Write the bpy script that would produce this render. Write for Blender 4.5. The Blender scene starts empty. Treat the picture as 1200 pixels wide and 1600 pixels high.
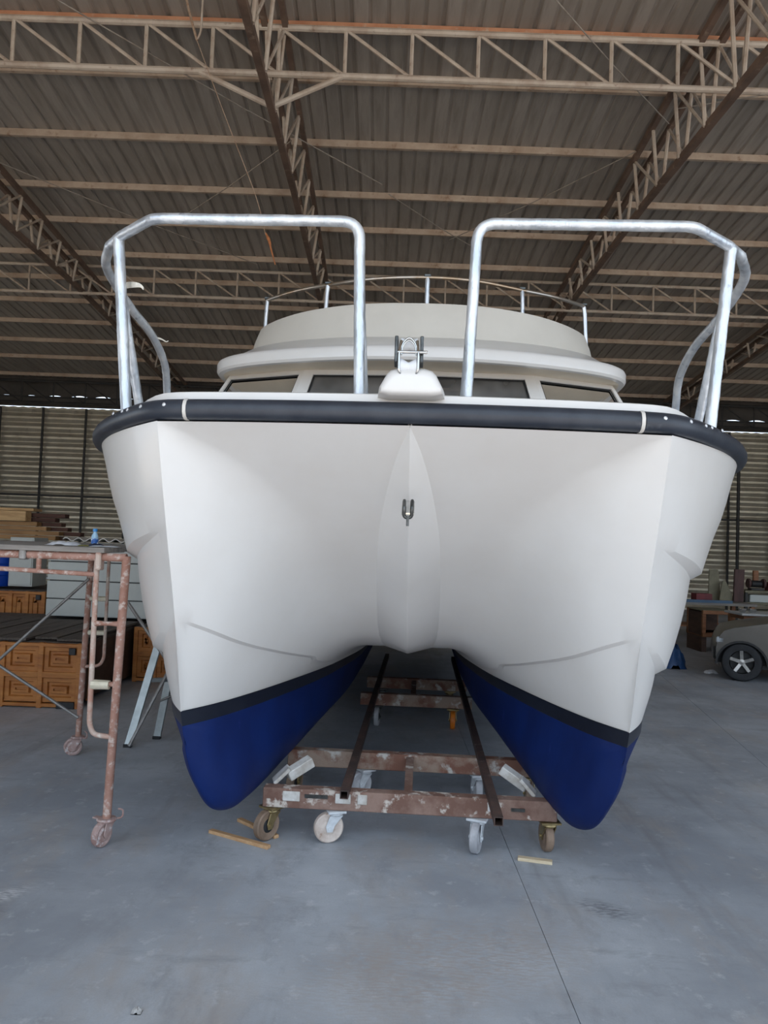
import bpy, bmesh, math, random
import numpy as np
from mathutils import Vector, Matrix

random.seed(7)
SC = bpy.context.scene
COL = SC.collection

# ------------------------------------------------------------------ camera
PITCH, ROLL, CAM_H = math.atan(50 / 1200.0), 0.036, 1.56
f0 = Vector((0, math.cos(PITCH), math.sin(PITCH)))
r0 = Vector((1, 0, 0))
u0 = Vector((0, -math.sin(PITCH), math.cos(PITCH)))
cr = r0 * math.cos(ROLL) + u0 * math.sin(ROLL)
cu = u0 * math.cos(ROLL) - r0 * math.sin(ROLL)
cam_d = bpy.data.cameras.new('camera')
cam = bpy.data.objects.new('camera', cam_d)
COL.objects.link(cam)
M = Matrix((cr, cu, -f0)).transposed().to_4x4()
M.translation = Vector((0, 0, CAM_H))
cam.matrix_world = M
cam_d.sensor_fit = 'VERTICAL'
cam_d.sensor_height = 36.0
cam_d.lens = 27.0
cam_d.clip_end = 400
SC.camera = cam

# ------------------------------------------------------------------ world, sun, exposure
world = bpy.data.worlds.new('hazy_sky')
SC.world = world
world.use_nodes = True
bg = world.node_tree.nodes['Background']
bg.inputs['Color'].default_value = (0.72, 0.85, 1.0, 1)
bg.inputs['Strength'].default_value = 2.3
sun_d = bpy.data.lights.new('sun', 'SUN')
sun_d.energy = 10.5
sun_d.angle = math.radians(2)
sun_d.color = (1.0, 0.87, 0.74)
sun = bpy.data.objects.new('sun', sun_d)
COL.objects.link(sun)
sun.rotation_euler = (math.radians(24), math.radians(6), 0)
SC.view_settings.view_transform = 'Standard'
SC.view_settings.look = 'None'
SC.view_settings.gamma = 1.0
SC.view_settings.use_curve_mapping = False
SC.view_settings.exposure = -0.08

# ------------------------------------------------------------------ helpers
def lin(c):
    return tuple(((v / 255.0) / 12.92 if v / 255.0 <= 0.04045 else ((v / 255.0 + 0.055) / 1.055) ** 2.4) for v in c)

MATS = {}
def mat(name, rgb, rough=0.5, metal=0.0, rgb2=None, scale=6.0, lo=0.42, hi=0.62, bump=0.0, bscale=60.0,
        detail=6.0, spec=0.5, coat=0.0, rough2=None, stretch=None, rgb3=None, scale3=30.0, lo3=0.6, hi3=0.7):
    """procedural surface: base colour, up to two noise-driven wear colours, fine bump"""
    m = bpy.data.materials.new(name)
    m.use_nodes = True
    nt = m.node_tree
    N, L = nt.nodes, nt.links
    p = N['Principled BSDF']
    p.inputs['Roughness'].default_value = rough
    p.inputs['Metallic'].default_value = metal
    p.inputs['Specular IOR Level'].default_value = spec
    p.inputs['Coat Weight'].default_value = coat
    p.inputs['Coat Roughness'].default_value = 0.12
    base = lin(rgb) + (1,)
    p.inputs['Base Color'].default_value = base
    tc = N.new('ShaderNodeTexCoord')
    src = tc.outputs['Object']
    if stretch:
        mp = N.new('ShaderNodeMapping')
        mp.inputs['Scale'].default_value = stretch
        L.new(src, mp.inputs['Vector'])
        src = mp.outputs['Vector']
    col = None
    def layer(prev, c2, sc, a, b, det):
        n = N.new('ShaderNodeTexNoise')
        n.inputs['Scale'].default_value = sc
        n.inputs['Detail'].default_value = det
        n.inputs['Roughness'].default_value = 0.62
        L.new(src, n.inputs['Vector'])
        r = N.new('ShaderNodeMapRange')
        r.inputs['From Min'].default_value = a
        r.inputs['From Max'].default_value = b
        L.new(n.outputs['Fac'], r.inputs['Value'])
        mx = N.new('ShaderNodeMix')
        mx.data_type = 'RGBA'
        L.new(r.outputs['Result'], mx.inputs['Factor'])
        if prev is None:
            mx.inputs['A'].default_value = base
        else:
            L.new(prev, mx.inputs['A'])
        mx.inputs['B'].default_value = lin(c2) + (1,)
        return mx.outputs['Result'], r.outputs['Result']
    if rgb2:
        col, fac = layer(col, rgb2, scale, lo, hi, detail)
        if rough2 is not None:
            rr = N.new('ShaderNodeMapRange')
            rr.inputs['To Min'].default_value = rough
            rr.inputs['To Max'].default_value = rough2
            L.new(fac, rr.inputs['Value'])
            L.new(rr.outputs['Result'], p.inputs['Roughness'])
    if rgb3:
        col, fac = layer(col, rgb3, scale3, lo3, hi3, detail)
    if col is not None:
        L.new(col, p.inputs['Base Color'])
    if bump > 0:
        n = N.new('ShaderNodeTexNoise')
        n.inputs['Scale'].default_value = bscale
        n.inputs['Detail'].default_value = 4
        L.new(src, n.inputs['Vector'])
        b = N.new('ShaderNodeBump')
        b.inputs['Strength'].default_value = bump
        b.inputs['Distance'].default_value = 0.01
        L.new(n.outputs['Fac'], b.inputs['Height'])
        L.new(b.outputs['Normal'], p.inputs['Normal'])
    MATS[name] = m
    return m

mat('gelcoat', (221, 219, 216), rough=0.32, coat=0.25, rgb2=(217, 214, 210), scale=1.3)
mat('gelcoat_cream', (208, 204, 195), rough=0.4, coat=0.15, rgb2=(203, 199, 190), scale=2)  # cream, toned darker for the shade under the shed roof
mat('soffit_shade', (222, 210, 190), rough=0.4, rgb2=(214, 201, 180), scale=2)  # underside shading and warm reflection put into the base colour
mat('antifoul', (1, 27, 82), rough=0.6, spec=0.3, rgb2=(3, 34, 94), scale=3, rgb3=(38, 52, 120), scale3=9, lo3=0.66, hi3=0.8, stretch=(1, 1, 0.6))
mat('boot_black', (18, 24, 38), rough=0.4, rgb2=(27, 33, 46), scale=5)
mat('rubber', (40, 45, 55), rough=0.42, rgb2=(52, 57, 66), scale=5, rgb3=(84, 88, 94), scale3=7, lo3=0.66, hi3=0.82, bump=0.08, bscale=40)
mat('seam_white', (214, 210, 204), rough=0.5, rgb2=(200, 195, 188))
mat('screw_steel', (228, 230, 234), rough=0.35, metal=0.6, rgb2=(200, 202, 206), scale=30)
mat('film_tube', (196, 203, 211), rough=0.3, metal=0.65, rgb2=(226, 229, 232), scale=10, lo=0.4, hi=0.64, rough2=0.5, bump=0.9, bscale=20, stretch=(1, 1, 0.5),
    rgb3=(150, 158, 170), scale3=24, lo3=0.6, hi3=0.72)
mat('film_tape', (226, 222, 210), rough=0.6, rgb2=(212, 206, 192), scale=20, bump=0.3)
mat('stainless', (205, 205, 203), rough=0.14, metal=1.0, rgb2=(188, 188, 186), scale=12)
mat('steel_dark', (96, 97, 96), rough=0.3, metal=0.9, rgb2=(70, 71, 70), scale=18)
mat('rail_steel', (186, 178, 168), rough=0.28, metal=0.9, rgb2=(166, 146, 124), scale=3, lo=0.5, hi=0.6)
mat('nylon', (228, 230, 232), rough=0.4, rgb2=(216, 218, 222))
mat('gasket', (22, 23, 25), rough=0.5, rgb2=(30, 31, 33))
mat('galv_sheet', (164, 155, 145), rough=0.55, metal=0.1, rgb2=(146, 137, 127), scale=0.9, stretch=(2.0, 0.25, 1), rgb3=(128, 119, 110), scale3=3, lo3=0.5, hi3=0.75)
mat('galv_wall', (206, 196, 176), rough=0.42, metal=0.6, rgb2=(190, 180, 160), scale=1.6, rgb3=(166, 155, 138), scale3=5, lo3=0.58, hi3=0.78)
mat('purlin_paint', (184, 165, 146), rough=0.6, rgb2=(164, 142, 122), scale=2.2, rgb3=(128, 98, 76), scale3=7, lo3=0.58, hi3=0.74)
mat('purlin_rust', (196, 142, 108), rough=0.6, rgb2=(176, 120, 88), scale=2.2, rgb3=(190, 170, 150), scale3=6, lo3=0.58, hi3=0.7)
mat('truss_paint', (182, 168, 152), rough=0.6, rgb2=(160, 142, 125), scale=3, rgb3=(118, 92, 74), scale3=10, lo3=0.6, hi3=0.74)
mat('rafter_paint', (112, 90, 76), rough=0.6, rgb2=(90, 72, 61), scale=3, rgb3=(140, 122, 106), scale3=8, lo3=0.6, hi3=0.7)
mat('dark_steel', (44, 42, 40), rough=0.6, rgb2=(56, 52, 48), scale=4)
mat('header_board', (82, 76, 70), rough=0.7, rgb2=(68, 63, 58), scale=1.5)
mat('wire', (158, 148, 136), rough=0.6, metal=0.3, rgb2=(138, 126, 114), scale=12)
mat('rope', (160, 138, 116), rough=0.85, rgb2=(136, 108, 86), scale=40, bump=0.4, bscale=120)
mat('rope_orange', (168, 104, 60), rough=0.8, rgb2=(140, 84, 48), scale=30)
mat('scaffold_paint', (166, 128, 114), rough=0.7, rgb2=(148, 106, 90), scale=7, rgb3=(192, 174, 164), scale3=30, lo3=0.52, hi3=0.64, bump=0.2)
mat('scaffold_pale', (186, 168, 156), rough=0.65, rgb2=(170, 128, 112), scale=10, rgb3=(206, 200, 190), scale3=22, lo3=0.58, hi3=0.68)
mat('brace_galv', (150, 148, 146), rough=0.45, metal=0.5, rgb2=(126, 122, 118), scale=14)
mat('tape_cream', (208, 202, 182), rough=0.75, rgb2=(190, 182, 160), scale=14, bump=0.3)
mat('plank_grey', (142, 136, 130), rough=0.8, rgb2=(118, 112, 106), scale=4, stretch=(0.5, 8, 8), bump=0.2)
mat('caster_pink', (172, 148, 142), rough=0.65, rgb2=(150, 118, 110), scale=14, rgb3=(200, 190, 188), scale3=24, lo3=0.56, hi3=0.66)
mat('ladder_alu', (172, 178, 178), rough=0.4, metal=0.5, rgb2=(156, 162, 162), scale=9)
mat('trolley_rust', (112, 82, 70), rough=0.75, rgb2=(142, 116, 104), scale=6, lo=0.4, hi=0.6, rgb3=(196, 186, 176), scale3=9, lo3=0.57, hi3=0.63, bump=0.2)
mat('trolley_pale', (160, 138, 122), rough=0.75, rgb2=(128, 88, 72), scale=5, lo=0.46, hi=0.58, rgb3=(198, 192, 184), scale3=8, lo3=0.55, hi3=0.63, bump=0.2)
mat('rail_tube', (62, 50, 46), rough=0.6, rgb2=(88, 66, 58), scale=7, rgb3=(110, 96, 90), scale3=18, lo3=0.6, hi3=0.7)
mat('caster_white', (206, 210, 214), rough=0.5, rgb2=(186, 190, 194), scale=16)
mat('caster_wheel_cream', (206, 192, 182), rough=0.55, rgb2=(182, 164, 152), scale=12, rgb3=(150, 120, 100), scale3=22, lo3=0.64, hi3=0.72)
mat('caster_wheel_grey', (184, 184, 188), rough=0.5, rgb2=(160, 160, 164), scale=14)
mat('caster_wheel_brown', (140, 118, 100), rough=0.6, rgb2=(118, 98, 82), scale=14)
mat('caster_wheel_orange', (222, 128, 34), rough=0.5, rgb2=(200, 108, 24), scale=14)
mat('brass_zinc', (164, 146, 106), rough=0.35, metal=0.75, rgb2=(128, 112, 78), scale=12)
mat('black_hub', (24, 24, 26), rough=0.5, rgb2=(36, 36, 38), scale=12)
mat('pine', (196, 158, 118), rough=0.7, rgb2=(178, 138, 98), scale=5, stretch=(1, 10, 10), bump=0.1)
mat('pine_pale', (214, 196, 166), rough=0.7, rgb2=(200, 178, 146), scale=5, stretch=(1, 10, 10))
mat('block_white', (206, 204, 200), rough=0.7, rgb2=(176, 170, 162), scale=12)
mat('crate_orange', (178, 116, 56), rough=0.55, rgb2=(156, 94, 40), scale=3, stretch=(1, 1, 5), rgb3=(124, 72, 32), scale3=8, lo3=0.58, hi3=0.74)
mat('crate_dark', (66, 46, 36), rough=0.7, rgb2=(84, 60, 46), scale=3, stretch=(1, 1, 4))  # dark wood; on the carved crates it paints the right side's shadow
mat('plank_dark', (74, 66, 60), rough=0.8, rgb2=(96, 86, 78), scale=2.5, stretch=(9, 0.6, 9), rgb3=(54, 48, 44), scale3=6, lo3=0.5, hi3=0.66, bump=0.2)
mat('white_panel', (186, 189, 184), rough=0.5, rgb2=(176, 178, 174), scale=1.5)
mat('sheet_pale', (196, 192, 184), rough=0.6, rgb2=(170, 166, 158), scale=3)
mat('drum_blue', (14, 68, 168), rough=0.4, rgb2=(10, 56, 146), scale=3)
mat('lumber_tan', (204, 166, 118), rough=0.75, rgb2=(180, 142, 96), scale=3, stretch=(1, 8, 8))
mat('lumber_brown', (96, 64, 52), rough=0.75, rgb2=(80, 52, 42), scale=3, stretch=(1, 8, 8))
mat('lumber_mid', (164, 124, 80), rough=0.75, rgb2=(140, 102, 64), scale=3, stretch=(1, 8, 8))
mat('bottle_clear', (150, 190, 216), rough=0.15, rgb2=(176, 206, 226), scale=30)
mat('bottle_label', (40, 96, 170), rough=0.4, rgb2=(216, 228, 240), scale=50, lo=0.52, hi=0.56)
mat('bottle_cap', (52, 140, 206), rough=0.4, rgb2=(44, 126, 190))
mat('white_film', (222, 222, 226), rough=0.35, rgb2=(200, 202, 208), scale=20, bump=0.4, bscale=30)
mat('cloth_navy', (44, 52, 74), rough=0.85, rgb2=(30, 36, 54), scale=26)
mat('olive_cloth', (130, 126, 52), rough=0.85, rgb2=(110, 108, 46), scale=26)
mat('car_paint', (86, 82, 76), rough=0.32, metal=0.2, coat=0.35, rgb2=(78, 74, 68), scale=2)
mat('car_trim', (28, 28, 29), rough=0.6, rgb2=(36, 36, 37), scale=8)
mat('tyre', (30, 31, 34), rough=0.75, rgb2=(42, 43, 46), scale=8, bump=0.2)
mat('alloy', (178, 176, 172), rough=0.28, metal=0.85, rgb2=(150, 148, 144), scale=10)
mat('headlamp', (190, 196, 200), rough=0.1, rgb2=(170, 176, 182), scale=10)
mat('table_white', (206, 208, 208), rough=0.4, rgb2=(186, 188, 190), scale=6)
mat('frame_wood', (142, 94, 60), rough=0.6, rgb2=(122, 78, 48), scale=4, stretch=(1, 1, 5))
mat('board_olive', (126, 120, 98), rough=0.7, rgb2=(112, 106, 86), scale=4)
mat('board_maroon', (84, 58, 54), rough=0.7, rgb2=(70, 48, 44), scale=4, stretch=(6, 6, 0.8))
mat('board_blue', (70, 98, 124), rough=0.6, rgb2=(60, 86, 112), scale=4)
mat('tarp_blue', (26, 66, 112), rough=0.5, rgb2=(20, 54, 94), scale=8, bump=0.4, bscale=12)
mat('junk_red', (120, 46, 50), rough=0.6, rgb2=(98, 38, 42), scale=6)
mat('pebble', (178, 176, 174), rough=0.8, rgb2=(150, 148, 146), scale=60, bump=0.4)
mat('joint_dark', (128, 130, 134), rough=0.9, rgb2=(140, 142, 146), scale=8)
mat('apron', (196, 186, 172), rough=0.85, rgb2=(182, 172, 158), scale=0.4)

def concrete():
    m = bpy.data.materials.new('workshop_concrete')
    m.use_nodes = True
    N, L = m.node_tree.nodes, m.node_tree.links
    p = N['Principled BSDF']
    tc = N.new('ShaderNodeTexCoord')
    def noise(sc, det, stretch=None, rough=0.6):
        n = N.new('ShaderNodeTexNoise')
        n.inputs['Scale'].default_value = sc
        n.inputs['Detail'].default_value = det
        n.inputs['Roughness'].default_value = rough
        if stretch:
            mp = N.new('ShaderNodeMapping')
            mp.inputs['Scale'].default_value = stretch
            mp.inputs['Rotation'].default_value = (0, 0, 0.5)
            L.new(tc.outputs['Object'], mp.inputs['Vector'])
            L.new(mp.outputs['Vector'], n.inputs['Vector'])
        else:
            L.new(tc.outputs['Object'], n.inputs['Vector'])
        return n.outputs['Fac']
    def ramp(fac, a, b, lo=0.0, hi=1.0):
        r = N.new('ShaderNodeMapRange')
        r.inputs['From Min'].default_value = a
        r.inputs['From Max'].default_value = b
        r.inputs['To Min'].default_value = lo
        r.inputs['To Max'].default_value = hi
        L.new(fac, r.inputs['Value'])
        return r.outputs['Result']
    def mix(fac, a, b):
        mx = N.new('ShaderNodeMix')
        mx.data_type = 'RGBA'
        L.new(fac, mx.inputs['Factor'])
        for k, v in (('A', a), ('B', b)):
            if isinstance(v, tuple):
                mx.inputs[k].default_value = lin(v) + (1,)
            else:
                L.new(v, mx.inputs[k])
        return mx.outputs['Result']
    c = mix(ramp(noise(0.8, 6), 0.40, 0.60), (176, 181, 188), (146, 151, 159))
    c = mix(ramp(noise(2.2, 8, (1, 0.45, 1), 0.7), 0.50, 0.66, 0, 0.7), c, (166, 159, 154))
    c = mix(ramp(noise(5.0, 8, (0.5, 1.6, 1), 0.72), 0.54, 0.70, 0, 0.7), c, (140, 143, 148))
    c = mix(ramp(noise(3.6, 9, (1.4, 0.7, 1), 0.74), 0.52, 0.66, 0, 0.55), c, (138, 141, 147))
    c = mix(ramp(noise(9.0, 6, None, 0.7), 0.58, 0.70, 0, 0.6), c, (198, 201, 205))
    c = mix(ramp(noise(140, 2), 0.3, 0.7, 0, 0.22), c, (140, 143, 148))
    c = mix(ramp(noise(1.1, 4, (3, 0.5, 1)), 0.58, 0.70, 0, 0.5), c, (126, 126, 128))
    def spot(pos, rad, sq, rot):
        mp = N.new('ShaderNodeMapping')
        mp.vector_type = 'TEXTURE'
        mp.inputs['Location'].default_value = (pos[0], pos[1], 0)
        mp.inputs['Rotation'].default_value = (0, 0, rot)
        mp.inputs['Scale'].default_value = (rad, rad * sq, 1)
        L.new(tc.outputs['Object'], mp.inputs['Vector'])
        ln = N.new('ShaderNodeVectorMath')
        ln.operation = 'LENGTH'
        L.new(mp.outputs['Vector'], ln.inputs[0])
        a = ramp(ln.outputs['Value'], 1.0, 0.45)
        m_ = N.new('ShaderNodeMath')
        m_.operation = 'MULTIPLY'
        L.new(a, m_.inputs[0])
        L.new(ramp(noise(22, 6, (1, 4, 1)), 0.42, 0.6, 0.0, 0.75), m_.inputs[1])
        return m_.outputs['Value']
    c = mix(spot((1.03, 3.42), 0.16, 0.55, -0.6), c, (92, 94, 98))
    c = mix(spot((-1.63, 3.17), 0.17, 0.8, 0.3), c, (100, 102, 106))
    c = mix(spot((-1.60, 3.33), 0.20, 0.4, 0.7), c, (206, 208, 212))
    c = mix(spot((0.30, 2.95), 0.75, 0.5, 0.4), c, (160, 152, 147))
    L.new(c, p.inputs['Base Color'])
    L.new(ramp(noise(1.5, 5), 0.3, 0.7, 0.5, 0.72), p.inputs['Roughness'])
    b = N.new('ShaderNodeBump')
    b.inputs['Strength'].default_value = 0.12
    b.inputs['Distance'].default_value = 0.004
    L.new(noise(90, 5), b.inputs['Height'])
    L.new(b.outputs['Normal'], p.inputs['Normal'])
    MATS['concrete'] = m
concrete()

def glass(name, tint, reflect=0.5):
    m = bpy.data.materials.new(name)
    m.use_nodes = True
    N, L = m.node_tree.nodes, m.node_tree.links
    N.remove(N['Principled BSDF'])
    out = N['Material Output']
    tr = N.new('ShaderNodeBsdfTransparent')
    tr.inputs['Color'].default_value = tint + (1,)
    gl = N.new('ShaderNodeBsdfGlossy')
    gl.inputs['Roughness'].default_value = 0.06
    fr = N.new('ShaderNodeFresnel')
    fr.inputs['IOR'].default_value = 1.55
    nz = N.new('ShaderNodeTexNoise')
    nz.inputs['Scale'].default_value = 4
    tc = N.new('ShaderNodeTexCoord')
    L.new(tc.outputs['Object'], nz.inputs['Vector'])
    df = N.new('ShaderNodeBsdfDiffuse')
    df.inputs['Color'].default_value = (0.42, 0.41, 0.40, 1)
    mr = N.new('ShaderNodeMapRange')
    mr.inputs['From Min'].default_value = 0.35
    mr.inputs['From Max'].default_value = 0.7
    mr.inputs['To Min'].default_value = 0.22 * reflect
    mr.inputs['To Max'].default_value = 0.6 * reflect
    L.new(nz.outputs['Fac'], mr.inputs['Value'])
    m1 = N.new('ShaderNodeMixShader')
    L.new(mr.outputs['Result'], m1.inputs['Fac'])
    L.new(tr.outputs['BSDF'], m1.inputs[1])
    L.new(df.outputs['BSDF'], m1.inputs[2])
    m2 = N.new('ShaderNodeMixShader')
    L.new(fr.outputs['Fac'], m2.inputs['Fac'])
    L.new(m1.outputs['Shader'], m2.inputs[1])
    L.new(gl.outputs['BSDF'], m2.inputs[2])
    L.new(m2.outputs['Shader'], out.inputs['Surface'])
    MATS[name] = m
glass('dusty_glass', (0.16, 0.165, 0.17), 0.55)
glass('dark_glass', (0.30, 0.30, 0.31), 0.7)

class MB:
    """collects faces; build() links them as one mesh object"""
    def __init__(self):
        self.v, self.f = [], []
    def quad(self, a, b, c, d):
        n = len(self.v)
        self.v += [tuple(a), tuple(b), tuple(c), tuple(d)]
        self.f.append((n, n + 1, n + 2, n + 3))
        return self
    def box(self, c, s, rot=None):
        n = len(self.v)
        c = Vector(c)
        for dx in (-.5, .5):
            for dy in (-.5, .5):
                for dz in (-.5, .5):
                    q = Vector((dx * s[0], dy * s[1], dz * s[2]))
                    if rot is not None:
                        q = rot @ q
                    self.v.append(tuple(c + q))
        self.f += [(n, n + 1, n + 3, n + 2), (n + 4, n + 6, n + 7, n + 5), (n, n + 4, n + 5, n + 1),
                   (n + 2, n + 3, n + 7, n + 6), (n, n + 2, n + 6, n + 4), (n + 1, n + 5, n + 7, n + 3)]
        return self
    def bar(self, p, q, w, h=None, up=(0, 0, 1)):
        """box beam from p to q, w wide, h tall"""
        h = h or w
        p, q = Vector(p), Vector(q)
        d = (q - p)
        y = d.normalized()
        up = Vector(up)
        if abs(y.dot(up)) > 0.98:
            up = Vector((0, 1, 0)) if abs(y.y) < 0.9 else Vector((1, 0, 0))
        x = y.cross(up).normalized()
        z = x.cross(y)
        return self.box((p + q) / 2, (w, d.length, h), Matrix((x, y, z)).transposed())
    def tube(self, pts, r, n=10, closed=False, cap=True, radii=None, jitter=0.0):
        pts = [Vector(p) for p in pts]
        m = len(pts)
        T = []
        for i in range(m):
            if closed:
                t = pts[(i + 1) % m] - pts[i - 1]
            else:
                t = pts[min(i + 1, m - 1)] - pts[max(i - 1, 0)]
            T.append(t.normalized())
        a = Vector((0, 0, 1)) if abs(T[0].z) < 0.9 else Vector((1, 0, 0))
        u = T[0].cross(a).normalized()
        base = len(self.v)
        for i in range(m):
            u = (u - T[i] * u.dot(T[i])).normalized()
            w = T[i].cross(u)
            rr = radii[i] if radii else r
            for k in range(n):
                an = 2 * math.pi * k / n
                rj = rr * (1 + (random.uniform(-jitter, jitter) if jitter else 0))
                self.v.append(tuple(pts[i] + u * math.cos(an) * rj + w * math.sin(an) * rj))
        for i in range(m if closed else m - 1):
            for k in range(n):
                A = base + i * n + k
                B = base + i * n + (k + 1) % n
                j = (i + 1) % m
                self.f.append((A, B, base + j * n + (k + 1) % n, base + j * n + k))
        if cap and not closed:
            self.f.append(tuple(base + k for k in reversed(range(n))))
            self.f.append(tuple(base + (m - 1) * n + k for k in range(n)))
        return self
    def lathe(self, prof, n=20, o=(0, 0, 0), axis='z', cap=True):
        base = len(self.v)
        o = Vector(o)
        for r, h in prof:
            for k in range(n):
                an = 2 * math.pi * k / n
                c, s = r * math.cos(an), r * math.sin(an)
                p = {'z': (c, s, h), 'x': (h, c, s), 'y': (s, h, c)}[axis]
                self.v.append(tuple(o + Vector(p)))
        m = len(prof)
        for i in range(m - 1):
            for k in range(n):
                self.f.append((base + i * n + k, base + i * n + (k + 1) % n, base + (i + 1) * n + (k + 1) % n, base + (i + 1) * n + k))
        if cap and prof[0][0] > 1e-4:
            self.f.append(tuple(base + k for k in reversed(range(n))))
        if cap and prof[-1][0] > 1e-4:
            self.f.append(tuple(base + (m - 1) * n + k for k in range(n)))
        return self
    def grid(self, rows, wrap=False):
        base = len(self.v)
        R, Cn = len(rows), len(rows[0])
        for r in rows:
            self.v += [tuple(p) for p in r]
        for i in range(R - 1):
            for j in range(Cn if wrap else Cn - 1):
                k = (j + 1) % Cn
                self.f.append((base + i * Cn + j, base + i * Cn + k, base + (i + 1) * Cn + k, base + (i + 1) * Cn + j))
        return self
    def prism(self, poly, a, b, axis='y'):
        """extrude a polygon of (p, q) along axis from a to b"""
        base = len(self.v)
        n = len(poly)
        for h in (a, b):
            for p, q in poly:
                self.v.append({'y': (p, h, q), 'x': (h, p, q), 'z': (p, q, h)}[axis])
        for i in range(n):
            j = (i + 1) % n
            self.f.append((base + i, base + j, base + n + j, base + n + i))
        self.f.append(tuple(base + i for i in reversed(range(n))))
        self.f.append(tuple(base + n + i for i in range(n)))
        return self
    def mirror_x(self):
        n = len(self.v)
        self.v += [(-x, y, z) for x, y, z in self.v]
        self.f += [tuple(n + i for i in reversed(f)) for f in self.f]
        return self
    def mesh(self, name, material, smooth=None, weld=0.0, bevel=0.0):
        me = bpy.data.meshes.new(name)
        me.from_pydata(self.v, [], self.f)
        bm = bmesh.new()
        bm.from_mesh(me)
        if weld > 0:
            bmesh.ops.remove_doubles(bm, verts=bm.verts, dist=weld)
            bmesh.ops.dissolve_degenerate(bm, dist=weld, edges=bm.edges)
        if bevel > 0:
            bmesh.ops.bevel(bm, geom=list(bm.edges), offset=bevel, segments=1, affect='EDGES', clamp_overlap=True)
        bmesh.ops.recalc_face_normals(bm, faces=bm.faces)
        bm.to_mesh(me)
        bm.free()
        me.materials.append(MATS[material])
        if smooth:
            me.polygons.foreach_set('use_smooth', [True] * len(me.polygons))
            me.set_sharp_from_angle(angle=math.radians(smooth))
        me.update()
        return me
    def build(self, name, material, parent=None, smooth=None, weld=0.0, bevel=0.0):
        o = bpy.data.objects.new(name, self.mesh(name, material, smooth, weld, bevel))
        COL.objects.link(o)
        if parent:
            o.parent = parent
        return o

def put(me, name, parent=None, loc=(0, 0, 0), rot=(0, 0, 0), scale=None):
    o = bpy.data.objects.new(name, me)
    COL.objects.link(o)
    o.location = loc
    o.rotation_euler = rot
    if scale:
        o.scale = scale
    if parent:
        o.parent = parent
    return o

def empty(name, loc=(0, 0, 0), rz=0.0, parent=None):
    o = bpy.data.objects.new(name, None)
    COL.objects.link(o)
    o.location = loc
    o.rotation_euler = (0, 0, rz)
    o.empty_display_size = 0.1
    if parent:
        o.parent = parent
    return o

def tag(o, label, cat, group=None):
    o['label'] = label
    o['category'] = cat
    if group:
        o['group'] = group
    return o

def struct(o, label=None):
    o['kind'] = 'structure'
    if label:
        o['label'] = label
    return o

def rounded(pts, r=0.07, n=6):
    """polyline with its inner corners rounded by short arcs"""
    pts = [Vector(p) for p in pts]
    out = [pts[0]]
    for i in range(1, len(pts) - 1):
        a, b, c = pts[i - 1], pts[i], pts[i + 1]
        rr = min(r, (a - b).length * 0.48, (c - b).length * 0.48)
        p, q = b + (a - b).normalized() * rr, b + (c - b).normalized() * rr
        for k in range(n + 1):
            t = k / n
            out.append(p * (1 - t) ** 2 + b * 2 * t * (1 - t) + q * t * t)
    out.append(pts[-1])
    return out

def spline(pts, n=8):
    """Catmull-Rom through the points"""
    P = [Vector(p) for p in pts]
    P = [P[0] * 2 - P[1]] + P + [P[-1] * 2 - P[-2]]
    out = []
    for i in range(1, len(P) - 2):
        for k in range(n):
            t = k / n
            a, b, c, d = P[i - 1], P[i], P[i + 1], P[i + 2]
            out.append(0.5 * (2 * b + (c - a) * t + (2 * a - 5 * b + 4 * c - d) * t * t + (3 * b - a - 3 * c + d) * t ** 3))
    out.append(P[-2])
    return out

def curve1(pts):
    """monotone cubic interpolation of (x, y) pairs"""
    X = np.array([p[0] for p in pts], float)
    Y = np.array([p[1] for p in pts], float)
    h = np.diff(X)
    d = np.diff(Y) / h
    m = np.zeros(len(X))
    m[0], m[-1] = d[0], d[-1]
    for i in range(1, len(X) - 1):
        if d[i - 1] * d[i] > 0:
            w1, w2 = 2 * h[i] + h[i - 1], h[i] + 2 * h[i - 1]
            m[i] = (w1 + w2) / (w1 / d[i - 1] + w2 / d[i])
    def f(x):
        x = min(max(x, X[0]), X[-1])
        i = min(max(int(np.searchsorted(X, x)) - 1, 0), len(h) - 1)
        t = (x - X[i]) / h[i]
        return float((2 * t ** 3 - 3 * t ** 2 + 1) * Y[i] + (t ** 3 - 2 * t ** 2 + t) * h[i] * m[i]
                     + (-2 * t ** 3 + 3 * t ** 2) * Y[i + 1] + (t ** 3 - t ** 2) * h[i] * m[i + 1])
    return f

# ================================================================== THE SHED
ROOF0, RS = 7.96, 0.0875
def roof_z(y):
    return ROOF0 - RS * y
YB, YF = 22.0, -2.2          # back wall, front edge of the roof
XL, XR = -15.0, 15.0

# floor: three cast slabs with open joints between them
floor = struct(empty('floor'))
def slab(poly, name='floor_slab'):
    b = MB().prism(poly, -0.12, 0.0, axis='z')
    return b.build(name, 'concrete', floor)
g = 0.0015
def diag(y):                 # the slanting saw cut on the right
    return 3.523 + (y - 9.274) * (3.523 - 2.922) / (9.274 - 5.78)
slab([(XL, -6), (0.71 - g, -6), (0.71 - g, YB), (XL, YB)])
slab([(0.71 + g, -6), (diag(-6) - g, -6), (diag(YB) - g, YB), (0.71 + g, YB)])
slab([(diag(-6) + g, -6), (XR, -6), (XR, YB), (diag(YB) + g, YB)])
MB().box((0, 8, -0.068), (29.9, 27.9, 0.12)).build('joint_bed', 'joint_dark', floor)
struct(MB().box((0, -36, -0.12), (160, 59.98, 0.16)).build('floor_apron', 'apron'))

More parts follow.
